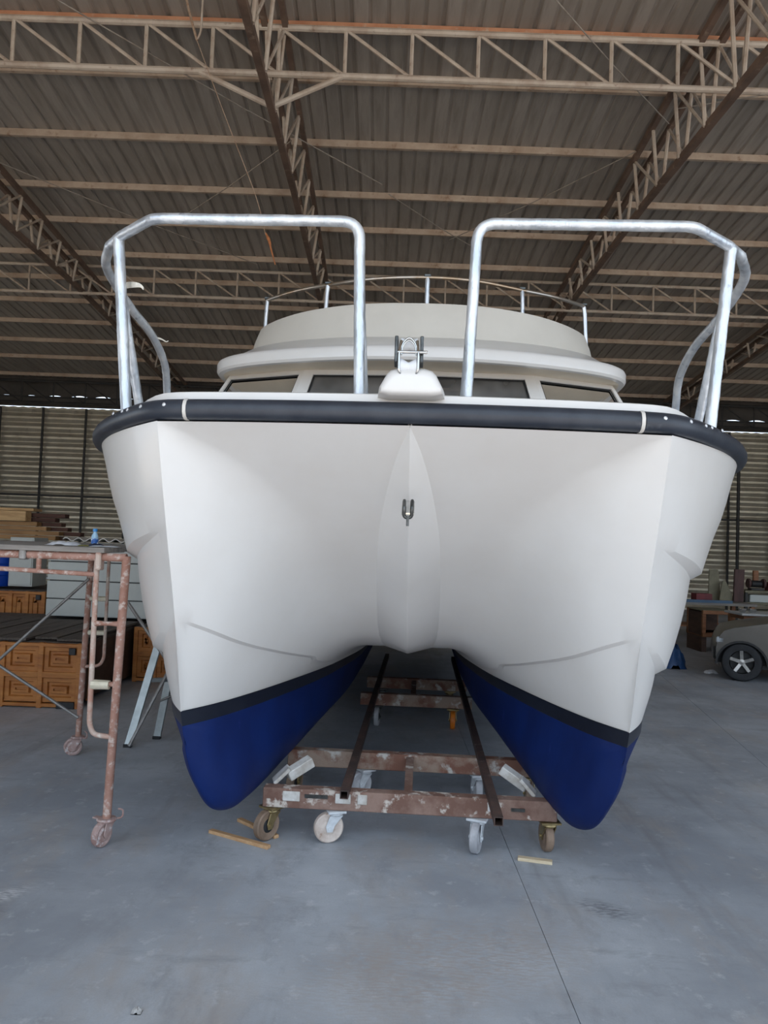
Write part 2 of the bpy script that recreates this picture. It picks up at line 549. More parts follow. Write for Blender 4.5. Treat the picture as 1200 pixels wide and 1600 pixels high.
# ceiling: ribbed sheets on purlins
ceiling = struct(empty('ceiling'))
sheet_w, ribs = 1.0, 5
prof = []
pw = sheet_w / ribs
for i in range(ribs):
    x0 = i * pw
    prof += [(x0, 0.0), (x0 + pw * 0.62, 0.0), (x0 + pw * 0.70, 0.020), (x0 + pw * 0.84, 0.020), (x0 + pw * 0.92, 0.0)]
prof += [(sheet_w, 0.0), (sheet_w + 0.06, 0.002)]
sb = MB().grid([[(x, y, z + roof_z(y)) for x, z in prof] for y in (YF, 4.0, 13.0, YB + 0.6)])
sheet_me = sb.mesh('roof_sheet', 'galv_sheet')
x = XL - 0.5
while x < XR:
    put(sheet_me, 'roof_sheet', ceiling, (x, 0, 0))
    x += sheet_w
PURL = [-1.9, -1.2, 0, 1.2, 2.4, 3.6, 4.8, 5.95, 7.05, 8.17, 9.0, 10.28, 11.57, 12.65, 13.88, 14.97, 16.15, 17.4, 18.7, 20.0, 21.6]
cpro = [(0, 0), (0.05, 0), (0.05, -0.012), (0.006, -0.012), (0.006, -0.083), (0.05, -0.083), (0.05, -0.095), (0, -0.095)]
pm = MB().prism(cpro, XL, XR, axis='x').mesh('purlin', 'purlin_paint')
pr_ = MB().prism(cpro, XL, XR, axis='x').mesh('purlin', 'purlin_rust')
for y in PURL:
    put(pr_ if abs(y - 8.17) < 0.01 else pm, 'purlin', ceiling, (0, y, roof_z(y) - 0.003))

# rafter trusses running back under the roof
def zbot(y):
    return float(np.interp(y, [-5, 6, 10, 14, 16, 22], [6.1, 6.1, 6.2, 6.14, 6.02, 5.45]))
def rafter(x, label):
    t = tag(empty('roof_truss', (x, 0, 0)), label, 'truss', 'rafter trusses')
    ztop = lambda y: roof_z(y) - 0.20
    for s in (-0.11, 0.11):
        MB().bar((s, YF, ztop(YF)), (s, YB - 0.2, ztop(YB - 0.2)), 0.06, 0.08).build('top_chord', 'rafter_paint', t)
    ys = [YF, 6, 10, 14, 16, YB - 0.2]
    MB().grid([[(a, y, zbot(y) + b) for a, b in ((-.037, -.037), (.037, -.037), (.037, .037), (-.037, .037))] for y in ys], wrap=True).build('bottom_chord', 'rafter_paint', t)
    y, k = -0.6, 0
    while y < YB - 1.0:
        for s in (-0.10, 0.10):
            MB().tube([(s, y, ztop(y)), (s * 0.35, y, zbot(y))], 0.022, 6).build('web_post', 'truss_paint', t)
        y2 = y + 0.72
        for s in ((-0.10, 0.10) if k % 2 == 0 else (0.10,)):
            MB().tube([(s, y2, ztop(y2)), (s * 0.35, y, zbot(y))], 0.018, 6).build('web_diagonal', 'truss_paint', t)
        y += 0.72 if y < 14 else 1.1
        k += 1
    return t
rafter(-1.35, 'rusty rafter truss running back above the left bow rail')
rafter(3.32, 'rusty rafter truss running back above the right bow rail')
rafter(-5.85, 'rusty rafter truss at the left edge of the roof in view')
rafter(7.95, 'rusty rafter truss far right, mostly out of view')

# tie trusses running across
def tie(y, zb, zt, step, x0, label, r=0.028, m='truss_paint'):
    t = tag(empty('tie_truss', (0, y, 0)), label, 'truss', 'tie trusses')
    for z in (zb, zt):
        MB().tube([(XL, 0, z), (XR, 0, z)], r * 1.25, 8).build('chord', m, t)
    vm = MB().tube([(0, 0, zb), (0, 0, zt)], r * 0.8, 6).mesh('web_post', m)
    dm = MB().tube([(0, 0, zt), (step, 0, zb)], r * 0.7, 6).mesh('web_diagonal', m)
    k0 = int((XL * 0.8 - x0) / step)
    k = k0
    while x0 + k * step < XR * 0.8:
        put(vm, 'web_post', t, (x0 + k * step, 0, 0))
        put(dm, 'web_diagonal', t, (x0 + k * step, 0, 0))
        k += 1
    return t
t1 = tie(8.0, 6.53, 7.04, 0.711, -1.30, 'nearest cream tie truss crossing the whole roof near the top')
for xr, xs in ((-1.35, (-2.15, -0.6)), (-5.85, (-6.6, -5.1))):
    for q in xs:
        MB().tube([(q, 0, 6.53), (xr, 0, zbot(8.0) + 0.02)], 0.03, 8).build('knee_brace', 'truss_paint', t1)
tie(14.3, 6.08, 6.60, 0.785, -1.35, 'middle tie truss crossing behind the flybridge rail', r=0.024)
tie(21.55, 5.2, 5.82, 0.9, -1.35, 'farthest dark tie truss above the back wall', r=0.028, m='dark_steel')

# bracing rods and a hanging rope
def rod(p, q, r, label):
    tag(MB().tube([p, ((p[0] + q[0]) / 2, (p[1] + q[1]) / 2, (p[2] + q[2]) / 2 - 0.03), q], r, 6).build('bracing_rod', 'wire'), label, 'rod', 'roof bracing rods')
rod((-3.65, 7.5, 7.0), (-0.2, 10.75, 6.68), 0.008, 'thin bracing rod crossing the centre-left roof bay above the first tie truss')
rod((-1.35, 9.6, 6.66), (-3.3, 11.65, 6.46), 0.007, 'thin bracing rod slanting left from the central rafter')
rod((1.4, 7.25, 7.0), (3.3, 9.15, 6.8), 0.008, 'thin bracing rod running down to the right rafter')
rod((-5.6, 10.5, 6.7), (-2.4, 13.4, 6.42), 0.007, 'thin bracing rod in the far left roof bay')
rod((3.1, 9.75, 6.76), (0.9, 12.2, 6.5), 0.007, 'thin bracing rod slanting left from the right rafter')
rod((-0.1, 11.0, 6.66), (1.5, 12.7, 6.5), 0.007, 'thin bracing rod over the boat roof centre')
rod((3.3, 8.9, 6.84), (5.6, 8.0, 6.9), 0.007, 'thin bracing rod at the far right under the roof')
rp = empty('hanging_rope', (-2.0, 7.4, 5.4))
tag(rp, 'frayed brown rope hanging from the first tie truss with an orange end', 'rope')
def rw(p):
    return (p[0] + 2.0, p[1] - 7.4, p[2] - 5.4)
MB().tube([rw(p) for p in spline([(-2.20, 7.4, 7.15), (-2.12, 7.42, 6.8), (-2.03, 7.45, 6.5)], 4)], 0.013, 7).build('upper_rope', 'rope', rp, smooth=40)
MB().tube([rw(p) for p in rounded([(-1.98, 7.42, 7.2), (-1.99, 7.43, 6.58), (-2.03, 7.45, 6.50), (-2.05, 7.45, 6.58)], 0.05)], 0.011, 7).build('hook', 'truss_paint', rp, smooth=40)
MB().tube([rw(p) for p in spline([(-2.03, 7.45, 6.5), (-1.72, 7.5, 5.75), (-1.40, 7.55, 5.0), (-1.29, 7.6, 4.62)], 5)], 0.0045, 6).build('thin_line', 'rope', rp, smooth=40)
MB().tube([rw(p) for p in spline([(-1.29, 7.6, 4.64), (-1.25, 7.6, 4.56), (-1.23, 7.6, 4.48), (-1.18, 7.6, 4.32)], 4)], 0.012, 7, radii=[.007, .010, .014, .018, .013, .016, .012, .010, .009, .009, .007, .006, .005]).build('frayed_end', 'rope_orange', rp, smooth=50)

# back wall: horizontally ribbed panels between thin posts, light gap below the header
wall_b = struct(empty('wall_back', (0, YB, 0)))
per = 0.283
n = int(5.10 / per)
prof = [(0.0, 0.0)]
for i in range(n):
    z = i * per
    prof += [(z + 0.055, 0.0), (z + 0.165, 0.062), (z + 0.185, 0.062), (z + per - 0.004, 0.0)]
prof += [(n * per, 0.0), (5.13, 0.0)]
pw = 1.23
wm = MB().grid([[(x, d, z) for z, d in prof] for x in (-0.02, pw + 0.02)]).mesh('wall_panel', 'galv_wall')
post_m = MB().box((0, -0.11, 2.56), (0.055, 0.05, 5.12)).mesh('wall_post', 'dark_steel')
x = -9.86 - pw * 5
while x < XR:
    put(wm, 'wall_panel', wall_b, (x, 0.006 * (round(x / pw) % 2), 0))
    put(post_m, 'wall_post', wall_b, (x, 0, 0))
    x += pw
MB().box((0, -0.02, 5.310), (XR - XL, 0.05, 0.304)).build('header_band', 'header_board', wall_b)
# scalloped closure strip above the header, then upper sheeting coloured dark for the truss shadow
b = MB()
xx = XL
pts = []
while xx < XR:
    pts.append((xx, 5.466 + 0.024 * max(0.0, math.sin(xx * 9.0) + 0.6 * math.sin(xx * 1.3))))
    xx += 0.09
poly = [(XL, 6.1), (XL, 5.5)] + pts + [(XR, 5.5), (XR, 6.1)]
b.grid([[(p[0], 0, p[1]) for p in pts], [(p[0], 0, 6.12) for p in pts]]).build('upper_sheet', 'header_board', wall_b)
MB().bar((XL, -0.06, 5.43), (XR, -0.06, 5.43), 0.05).build('girt', 'dark_steel', wall_b)
MB().bar((XL, -0.10, 2.6), (XR, -0.10, 2.6), 0.05).build('girt', 'dark_steel', wall_b)
zz = []
xx = XL
while xx < XR:
    zz.append((xx, 5.128 + 0.02 * (0.5 + 0.5 * math.sin(xx * 22.0))))
    xx += 0.047
MB().grid([[(p[0], -0.005, 5.08) for p in zz], [(p[0], -0.005, p[1]) for p in zz]]).build('closure_strip', 'galv_wall', wall_b)

# side walls and the closed part of the front wall (behind the photographer, left); unseen, their open stretches sized to steer daylight
def plain_wall(name, poly, a, b_, axis):
    return struct(MB().prism(poly, a, b_, axis=axis).build(name, 'galv_wall'))
# unseen left wall with a wide opening added to light the back left
plain_wall('wall_left', [(YF, 0), (3.0, 0), (3.0, 4.6), (12.5, 4.6), (12.5, 0), (YB, 0), (YB, 6.0), (YF, 8.15)], XL - 0.1, XL, 'x')
struct(MB().box((XL - 30, 8, -0.2), (60, 30, 0.16)).build('floor_side_apron', 'apron'))
plain_wall('wall_right', [(6.0, 0), (YB, 0), (YB, 6.0), (6.0, 7.43)], XR, XR + 0.1, 'x')
plain_wall('wall_front', [(XL, 0), (-8.5, 0), (-8.5, 8.15), (XL, 8.15)], YF - 0.1, YF, 'y')

# ================================================================== THE CATAMARAN
boat = tag(empty('motor_catamaran', (0.1, 3.2, 0.0), -0.05),
           'white motor catamaran with blue antifouled hulls standing on steel trolleys', 'boat')

ZR = 2.03
zk_f = curve1([(-0.13, 2.028), (0.0, 1.60), (0.12, 1.22), (0.20, 0.97), (0.26, 0.77), (0.33, 0.55), (0.42, 0.37), (0.53, 0.25), (0.68, 0.205), (1.1, 0.19), (4, 0.19), (8.5, 0.25)])
xk_f = curve1([(-0.13, 1.035), (0.0, 1.02), (0.12, 1.005), (0.26, 1.0), (0.34, 0.98), (0.44, 0.93), (0.6, 0.885), (1.0, 0.87), (8.5, 0.87)])
zc_f = curve1([(-0.13, 2.028), (0.1, 1.865), (0.4, 1.65), (0.8, 1.365), (1.15, 1.12), (1.35, 1.0), (1.55, 0.935), (1.8, 0.912), (8.5, 0.91)])
xb_f = curve1([(-0.13, 1.035), (0.0, 0.87), (0.1, 0.76), (0.4, 0.60), (0.8, 0.48), (1.2, 0.40), (1.8, 0.33), (2.6, 0.30), (8.5, 0.30)])
xw_f = curve1([(0.26, 1.0), (0.4, 0.92), (0.6, 0.835), (1.0, 0.70), (1.9, 0.47), (2.95, 0.33), (4, 0.32), (8.5, 0.32)])
xc_f = curve1([(0.36, 0.965), (0.6, 0.86), (1.0, 0.74), (1.9, 0.58), (2.95, 0.50), (4, 0.48), (8.5, 0.48)])
zus_f = curve1([(-0.13, 1.66), (0.0, 1.61), (0.4, 1.53), (0.8, 1.465), (2, 1.42), (8.5, 1.42)])
zls_f = curve1([(-0.13, 1.32), (0.12, 1.22), (0.35, 1.10), (0.6, 1.01), (1.2, 0.94), (3, 0.9), (8.5, 0.9)])
zis_f = curve1([(-0.13, 1.31), (0.13, 1.205), (0.45, 1.075), (0.8, 0.985), (1.2, 0.905), (1.95, 0.79), (3, 0.78), (8.5, 0.78)])
bf_f = curve1([(0.15, 0.87), (0.3, 0.955), (0.45, 1.04), (0.77, 1.22), (0.93, 1.325), (1.05, 1.385), (1.47, 1.59), (1.6, 1.65), (1.8, 1.75), (2.03, 1.82), (2.2, 1.86)])
L_f = curve1([(0.15, 0.6), (0.77, 0.8), (1.0, 0.95), (1.47, 1.37), (1.7, 1.6), (2.03, 1.8), (2.2, 1.8)])
ys_f = curve1(sorted([(2.028, -0.13), (1.60, 0.0), (1.22, 0.12), (0.97, 0.20), (0.77, 0.26), (0.55, 0.33), (0.37, 0.42), (0.25, 0.53), (0.205, 0.68)]))
WL1, WL2 = 0.77, 0.70

def out_x(z, y):
    """outer half-breadth of one hull before the spray steps are cut"""
    ys = ys_f(z)
    u = min(max((y - ys) / L_f(z), 0.0), 1.0)
    xs = xk_f(ys)
    return xs + (bf_f(z) - xs) * (1 - (1 - u) ** 2.2)

def step_depth(y, y0, d):
    t = min(max((y - y0) / 0.55, 0.0), 1.0)
    return d * t * (1.8 - 0.8 * t)

def fr_y(x, y):
    """the bow panel is slightly bowed forward at the centre"""
    k = max(0.0, 1.0 - (y + 0.13) / 0.9)
    return y - 0.07 * (1 - min(1.0, (x / 1.035) ** 2)) * k

def side_raw(z, y):
    zk, xk, zc = zk_f(y), xk_f(y), zc_f(y)
    xb = min(xb_f(y), xk)
    pts = [(zk, xk)]
    if y > 0.36 and 0.45 > zk + 1e-4:
        pts.append((0.45, xc_f(y)))
    if y > 0.26 and WL1 > zk + 1e-4:
        pts.append((WL1, xw_f(y)))
    pts.append((zc, xb))
    if z > zc:                                   # straight on above the bend
        (z0, x0_), (z1_, x1_) = pts[-2], pts[-1]
        return x1_ + (x1_ - x0_) / max(z1_ - z0, 0.05) * (z - zc)
    return float(np.interp(z, [p[0] for p in pts], [p[1] for p in pts]))

KER = [(d / 6.0, 1 - abs(d) / 7.0) for d in range(-6, 7)]
KSUM = sum(w for _, w in KER)
def side_smooth(z, y, half=0.2):
    """fair the inner hull side fore and aft, pinned at the stem"""
    ys = ys_f(z)
    xs = xk_f(ys)
    if y <= ys:
        return xs
    t = 0.0
    for d, w in KER:
        yy = y + d * half
        if yy < ys:
            t += w * (2 * xs - side_raw(z, 2 * ys - yy))
        else:
            t += w * side_raw(z, yy)
    return t / KSUM

def station(y):
    zk, xk, zc = zk_f(y), xk_f(y), zc_f(y)
    xb = min(xb_f(y), xk)
    # ---- inner: centreline -> bend -> waterline -> chine -> keel
    def side(z):
        """x on the inner hull side at height z, between the bend and the keel"""
        k_ = min(1.0, max(0.0, (z - zk) / 0.12)) if y > 0.45 else 1.0
        return min(side_raw(z, y) * (1 - k_) + side_smooth(z, y) * k_, xk)
    r = 0.05 + 0.11 * min(1, max(0, (y + 0.13) / 0.6))
    drop = max(zc - max(zk, WL1), 0.0)
    r = min(r, drop * 0.6, xb * 0.5)
    inner = []
    for k in range(9):
        inner.append((xb * 0.999 * k / 8 * (1 - r / max(xb, 1e-3)), zc))
    a = Vector((inner[-1][0], zc))
    bnd = Vector((xb, zc))
    ze = zc - r
    c = Vector((side(ze), ze))
    for k in range(1, 8):
        t = k / 7
        q = a * (1 - t) ** 2 + bnd * 2 * t * (1 - t) + c * t * t
        inner.append((q.x, q.y))
    z1 = max(zk, min(zis_f(y), ze - 0.004))
    z1b = max(zk, z1 - 0.009)
    zw = max(zk, WL1)
    if z1b < zw:
        z1b = zw
        z1 = max(z1, zw)
    d = 0.022 if z1b > zk + 1e-3 else 0.0
    d *= min(1.0, max(0.0, (z1 - zw) / 0.11)) * min(1.0, max(0.0, (y - 0.11) / 0.10))
    for k in range(1, 9):
        z = ze + (z1 - ze) * k / 8
        inner.append((side(z), z))
    rows_in_low = []
    for k in range(0, 5):
        z = z1b + (zw - z1b) * k / 4
        inner.append((min(side(z) + d * (1 - k / 4 * 0.6), xk), z))
    n_white_in = len(inner)
    zw2 = max(zk, WL2)
    strp = [(side(zw), zw), (side(zw2), zw2)]
    bot = [(side(zw2), zw2)]
    Wb = 0.105 * min(1.0, max(0.0, (y - 0.30) / 0.32)) ** 0.8
    def ubot(z):
        h = max(z - zk, 0.0)
        a_ = max(0.0, 1 - min(h / 0.13, 1.0))
        f_ = min(1.0, max(0.0, (h - 0.06) / 0.42))
        return Wb * math.sqrt(max(0.0, 1 - a_ * a_)) * (1 - f_ * f_ * (3 - 2 * f_))
    NB = 15
    for k in range(1, NB):
        z = zw2 + (zk - zw2) * math.sin(math.pi / 2 * k / (NB - 1))
        bot.append((side(z) - ubot(z), z))
    # ---- outer
    bot_o = []
    zl_o = [zk + (zw2 - zk) * (1 - math.sin(math.pi / 2 * (1 - k / (NB - 1)))) for k in range(NB)]
    zl_o = sorted(zl_o + [min(max(q, zk), zw2) for q in (0.560, 0.585)])
    lip = 0.024 * min(1.0, max(0.0, (y - 0.34) / 0.25))
    for z in zl_o:
        k_ = min(1.0, max(0.0, (z - 0.560) / 0.025))
        bot_o.append((max(out_x(z, y), xk) + ubot(z) * 0.5 * (1 - k_) + lip * k_, z))
    u0_ = ys_f(1.0)
    d1 = step_depth(y, ys_f(zus_f(y)) + 0.0, 0.046)
    d2 = step_depth(y, ys_f(zls_f(y)) - 0.02, 0.046)
    outer = []
    zl = max(zk, min(zls_f(y), ZR))
    zu = max(zk, min(zus_f(y), ZR))
    zlb, zub = max(zk, zl - 0.004 - 0.6 * d2), max(zk, zu - 0.004 - 0.6 * d1)
    if zlb < zw:
        zlb = zw
        zl = max(zl, zw)
    zub = max(zub, zl)
    for k in range(0, 5):
        z = zw + (zlb - zw) * k / 4
        outer.append((max(out_x(z, y) - d2 * (k / 4), xk), z))
    for k in range(0, 5):
        z = zl + (zub - zl) * k / 4
        outer.append((max(out_x(z, y) - d1 * (k / 4) ** 2, xk), z))
    for k in range(0, 7):
        z = zu + (ZR - zu) * k / 6
        outer.append((max(out_x(z, y), xk), z))
    return inner, strp, bot, bot_o, [(bot_o[-1]), (outer[0])], outer

YS = [-0.13 + 0.0305 * i for i in range(27)] + [0.70 + 0.06 * i for i in range(1, 32)] + [2.8, 3.2, 3.8, 4.6, 5.6, 7.0, 8.5]
def y_at(z):
    a, b = -0.1, 0.6
    for _ in range(60):
        m_ = (a + b) / 2
        if zk_f(m_) > z:
            a = m_
        else:
            b = m_
    return b
Y1, Y2 = y_at(WL1), y_at(WL2)          # where the stem meets the stripe's two edges
YS = sorted([y for y in YS if abs(y - Y1) > 0.006 and abs(y - Y2) > 0.006] + [Y1, Y2])
ST = [(y, station(y)) for y in YS]

def P3(p, y, s):
    return (s * p[0], fr_y(p[0], y), p[1])

hull = MB()
for s in (1, -1):
    hull.grid([[P3(p, y, s) for p in st[0]] for y, st in ST])
    hull.grid([[P3(p, y, s) for p in st[5]] for y, st in ST])
hull_o = hull.build('hull_topsides', 'gelcoat', boat, smooth=34, weld=0.0012)
hull_o['label'] = 'glossy white topsides with moulded spray steps'
stripe = MB()
for s in (1, -1):
    stripe.grid([[P3(p, y, s) for p in st[1]] for y, st in ST if y > Y1 - 1e-6])
    stripe.grid([[P3(p, y, s) for p in st[4]] for y, st in ST if y > Y1 - 1e-6])
stripe.build('boot_stripe', 'boot_black', boat, smooth=40, weld=0.0012)['label'] = 'dark navy boot stripe along the waterline'
for s in (1, -1):
    bt = MB()
    bt.grid([[P3(p, y, s) for p in st[2]] for y, st in ST if y > Y2 - 1e-6])
    bt.grid([[P3(p, y, s) for p in st[3]] for y, st in ST if y > Y2 - 1e-6])
    bo = bt.build('hull_bottom', 'antifoul', boat, smooth=55, weld=0.0012)
    bo['label'] = 'royal blue antifouled bottom of one hull'
# transom
MB().box((0, 8.5, 1.3), (3.2, 0.06, 1.35)).build('transom', 'gelcoat', boat)

# centre pod below the bow panel
hp_f = curve1([(-0.13, 0.006), (0.0, 0.05), (0.25, 0.085), (0.6, 0.11), (0.95, 0.115), (1.2, 0.10), (1.45, 0.05), (1.7, 0.035), (3.5, 0.02)])
zr_f = lambda y: zc_f(y) - hp_f(y)
wp_f = curve1([(-0.13, 0.004), (0.0, 0.055), (0.25, 0.115), (0.5, 0.152), (0.8, 0.17), (1.25, 0.178), (2.2, 0.16), (3.5, 0.12)])
rows = []
for i in range(46):
    y = -0.128 + (3.5 + 0.128) * (i / 45) ** 1.7
    w, zr, zc = wp_f(y), zr_f(y), zc_f(max(y, -0.13)) + 0.012
    yc = fr_y(0, y)
    rows.append([(sx * w, yc + 0.0, zc + (zr - zc) * t) if t else (sx * w, yc, zc) for sx, t in ((-1, 0), (-0.97, 0.10), (-0.5, 0.56), (-0.02, 0.995), (0.02, 0.995), (0.5, 0.56), (0.97, 0.10), (1, 0))])
MB().grid(rows).build('centre_pod', 'gelcoat', boat, smooth=22)['label'] = 'slim V-shaped pod down the middle of the bow'

# tow eye on the pod
te = empty('tow_eye', (0.0, fr_y(0, 0.12) - 0.035, 1.715), 0, boat)
te['label'] = 'small stainless tow eye'
te.scale = (1.25, 1.25, 1.25)
MB().box((0, -0.012, 0), (0.042, 0.012, 0.066), Matrix.Rotation(-0.72, 3, 'X')).build('plate', 'stainless', te, bevel=0.004)
MB().tube([Vector(p) + Vector((0, -0.02, 0)) for p in rounded([(-0.013, 0, 0.024), (-0.013, -0.035, 0.0), (-0.013, -0.02, -0.034), (0.013, -0.02, -0.034), (0.013, -0.035, 0.0), (0.013, 0, 0.024)], 0.014)], 0.006, 8).build('eye', 'steel_dark', te, smooth=50)
MB().tube([(0, -0.045, -0.03), (0, -0.045, -0.062)], 0.005, 7).build('shackle_pin', 'steel_dark', te)

# rail plan (outer line of the hull at deck level)
def rail_plan(off=0.0, y_end=8.4):
    pts = []
    for i in range(15):
        xx = 0.99 * i / 14
        pts.append((xx, fr_y(xx, -0.13)))
    prev = None
    y = -0.12
    while y < y_end:
        pts.append((max(out_x(ZR, y), 1.0), y))
        y += 0.05 if y < 1.6 else 0.5
    # offset outward
    out = []
    for i, p in enumerate(pts):
        a, b_ = pts[max(i - 1, 0)], pts[min(i + 1, len(pts) - 1)]
        tx, ty = b_[0] - a[0], b_[1] - a[1]
        l = math.hypot(tx, ty) or 1
        if i == 0:
            nx, ny = 0.0, -1.0
        else:
            nx, ny = ty / l, -tx / l
        out.append((p[0] + nx * off, p[1] + ny * off))
    # soften the knuckle at the stem
    for _ in range(3):
        out = [out[0]] + [tuple(0.25 * out[i - 1][k] + 0.5 * out[i][k] + 0.25 * out[i + 1][k] for k in (0, 1)) for i in range(1, len(out) - 1)] + [out[-1]]
    return out
RP = rail_plan(0.0)
def sheer(y):
    return 2.076 - 0.02 * min(1, max(0, y / 1.5))
# D-shaped rubber: profile (outward, up)
DPROF = [(-0.012, -0.042), (0.018, -0.041), (0.036, -0.032), (0.046, -0.014), (0.047, 0.008), (0.038, 0.028), (0.02, 0.040), (-0.012, 0.042)]
def sweep(plan, sgn=1, prof=DPROF, z=None, cap=True):
    rows = []
    for i, p in enumerate(plan):
        a, b_ = plan[max(i - 1, 0)], plan[min(i + 1, len(plan) - 1)]
        tx, ty = b_[0] - a[0], b_[1] - a[1]
        l = math.hypot(tx, ty) or 1
        nx, ny = ty / l, -tx / l
        rows.append([(sgn * (p[0] + nx * u), p[1] + ny * u, (sheer(p[1]) if z is None else z) + w) for u, w in prof])
    b = MB().grid(rows)
    if cap:
        nn = len(prof)
        m = len(rows)
        b.f.append(tuple(reversed(range(nn))))
        b.f.append(tuple((m - 1) * nn + k for k in range(nn)))
    return b
XJ = 0.905
front = [p for p in RP if p[0] <= XJ - 0.002 and p[1] < 0]
front.append((XJ - 0.004, float(np.interp(XJ, [q[0] for q in RP[:16]], [q[1] for q in RP[:16]]))))
full = [(-p[0], p[1]) for p in reversed(front[1:])] + front
sweep(full).build('front_rubbing_strake', 'rubber', boat, smooth=50)['label'] = 'straight black rubber strake across the bow'
corner = [(XJ + 0.004, front[-1][1])] + [p for p in RP if p[0] > XJ + 0.01]
for s in (1, -1):
    co = sweep(corner, s).build('corner_rubbing_strake', 'rubber', boat, smooth=50)
    co['label'] = 'black rubber strake wrapping round the bow corner'
    # cream joint ring
    ring = [(XJ - 0.007, front[-1][1]), (XJ + 0.007, front[-1][1] + 0.0005)]
    sweep(ring, s, [(u * 1.04 + 0.002, w * 1.05) for u, w in DPROF]).build('joint_ring', 'seam_white', boat, smooth=50)
    # screws along the strake
    for dist, off in ((0.065, 0.014), (0.175, 0.016), (0.30, 0.018), (0.375, 0.02), (0.50, 0.026)):
        acc, i = 0.0, 0
        while i < len(corner) - 2 and acc < dist:
            acc += math.dist(corner[i], corner[i + 1])
            i += 1
        a, b_ = corner[i - 1], corner[i + 1]
        tx, ty = b_[0] - a[0], b_[1] - a[1]
        l = math.hypot(tx, ty)
        nx, ny = ty / l, -tx / l
        p = corner[i]
        hd = MB().lathe([(0.0085, 0.0), (0.008, 0.003), (0.004, 0.005), (0.0, 0.0055)], 10).build('screw', 'screw_steel', co, smooth=50)
        hd.location = (s * (p[0] + nx * 0.044), p[1] + ny * 0.044, sheer(p[1]) + off)
        hd.rotation_euler = Vector((s * nx, ny, 0.25)).to_track_quat('Z', 'Y').to_euler()

# deck: lip above the strake, crowned foredeck
DP = rail_plan(-0.012)
def crown(x, y, edge):
    """foredeck stands proud in the middle and falls to the strake at the shoulders"""
    t = min(1.0, max(0.0, (abs(x) - 1.02) / 0.42))
    return 2.157 - 0.07 * t * t * (3 - 2 * t) + 0.05 * min(1, max(0, (y) / 2.0)) * (1 - t) * (1 - abs(x) / 2)
dk = MB()
for s in (1, -1):
    rows = []
    for (px, py) in DP:
        ins_y = 0.012
        k = max(0.0, 1 - px / 0.9)
        rows.append([(s * px, py, 2.04), (s * px, py, min(2.10, crown(px, py, 1))),
                     (s * px * 0.995, py + 0.012, crown(px, py, 1) - 0.004), (s * px * 0.985, py + 0.03, crown(px, py, 1) + 0.002),
                     (s * px * 0.7, py + 0.05, crown(px * 0.7, py + 0.05, 1) + 0.006), (s * px * 0.35, py + 0.05, crown(px * .35, py + 0.05, 1) + 0.009), (0, py + 0.05, crown(0, py + 0.05, 1) + 0.011)])
    dk.grid(rows)
dk.build('foredeck', 'gelcoat', boat, smooth=35, weld=0.001)

# anchor roller housing
hp = [(-0.175, 0.0), (-0.172, 0.03), (-0.135, 0.095), (-0.11, 0.118), (-0.07, 0.128), (0.07, 0.128), (0.11, 0.118), (0.135, 0.095), (0.172, 0.03), (0.175, 0.0), (0.12, -0.012), (-0.12, -0.012)]
rows = []
for y, sx, sz, dz in ((-0.292, 0.62, 0.45, 0.012), (-0.285, 0.76, 0.72, 0.004), (-0.26, 0.82, 0.88, 0), (-0.2, 0.86, 0.95, 0), (-0.05, 0.95, 1, 0), (0.2, 1.05, 0.95, 0), (0.5, 1.0, 0.55, 0), (0.7, 0.9, 0.1, 0)):
    rows.append([(px * sx * 0.86, y - 0.015, 2.14 + (dz + pz * sz) * 0.86) for px, pz in hp])
hb = MB().grid(rows, wrap=True)
hb.f.append(tuple(reversed(range(len(hp)))))
hb.build('roller_housing', 'gelcoat', boat, smooth=50)['label'] = 'rounded cream moulding under the anchor roller'

# bow roller
brl = empty('bow_roller', (-0.012, -0.28, 2.283), 0, boat)
brl.scale = (0.84, 0.84, 0.84)
brl['label'] = 'stainless bow roller with two white nylon rollers'
for s in (-1, 1):
    poly = [(-0.012, 0.092), (0.06, 0.092), (0.075, 0.07), (0.075, -0.02), (0.04, -0.045), (-0.012, -0.03)]
    MB().prism(poly, s * 0.058 - 0.008, s * 0.058 + 0.008, axis='x').build('cheek_plate', 'steel_dark', brl, bevel=0.003)
    MB().tube(rounded([(s * 0.036, -0.005, 0.07), (s * 0.044, -0.035, 0.005), (s * 0.043, -0.035, -0.075), (s * 0.034, -0.02, -0.088)], 0.02), 0.0065, 8).build('guide_bar', 'stainless', brl, smooth=50)
def rollerm(zc, yc):
    prof = [(0.0, -0.038), (0.036, -0.038), (0.036, -0.032), (0.021, -0.004), (0.021, 0.004), (0.036, 0.032), (0.036, 0.038), (0.0, 0.038)]
    return MB().lathe(prof, 20, (0, yc, zc), 'x').build('roller', 'nylon', brl, smooth=35)
rollerm(0.055, 0.03)
rollerm(-0.048, 0.0)
MB().tube(rounded([(-0.036, -0.02, 0.0), (-0.033, -0.02, 0.05), (0, -0.02, 0.088), (0.033, -0.02, 0.05), (0.036, -0.02, 0.0)], 0.04), 0.005, 8).build('keeper_hoop', 'stainless', brl, smooth=50)
MB().tube(rounded([(-0.033, -0.03, 0.0), (-0.03, -0.03, 0.04), (0, -0.03, 0.072), (0.03, -0.03, 0.04), (0.033, -0.03, 0.0)], 0.035), 0.0035, 8).build('keeper_hoop', 'stainless', brl, smooth=50)
MB().tube([(-0.05, -0.03, 0.012), (0.075, -0.03, 0.012)], 0.007, 10).build('cross_pin', 'stainless', brl, smooth=50)
MB().tube([(0.078 + 0.007 * math.cos(a), -0.03, 0.012 + 0.007 * math.sin(a)) for a in [i * math.pi / 5 for i in range(10)]], 0.0022, 6, closed=True).build('pin_ring', 'stainless', brl, smooth=50)

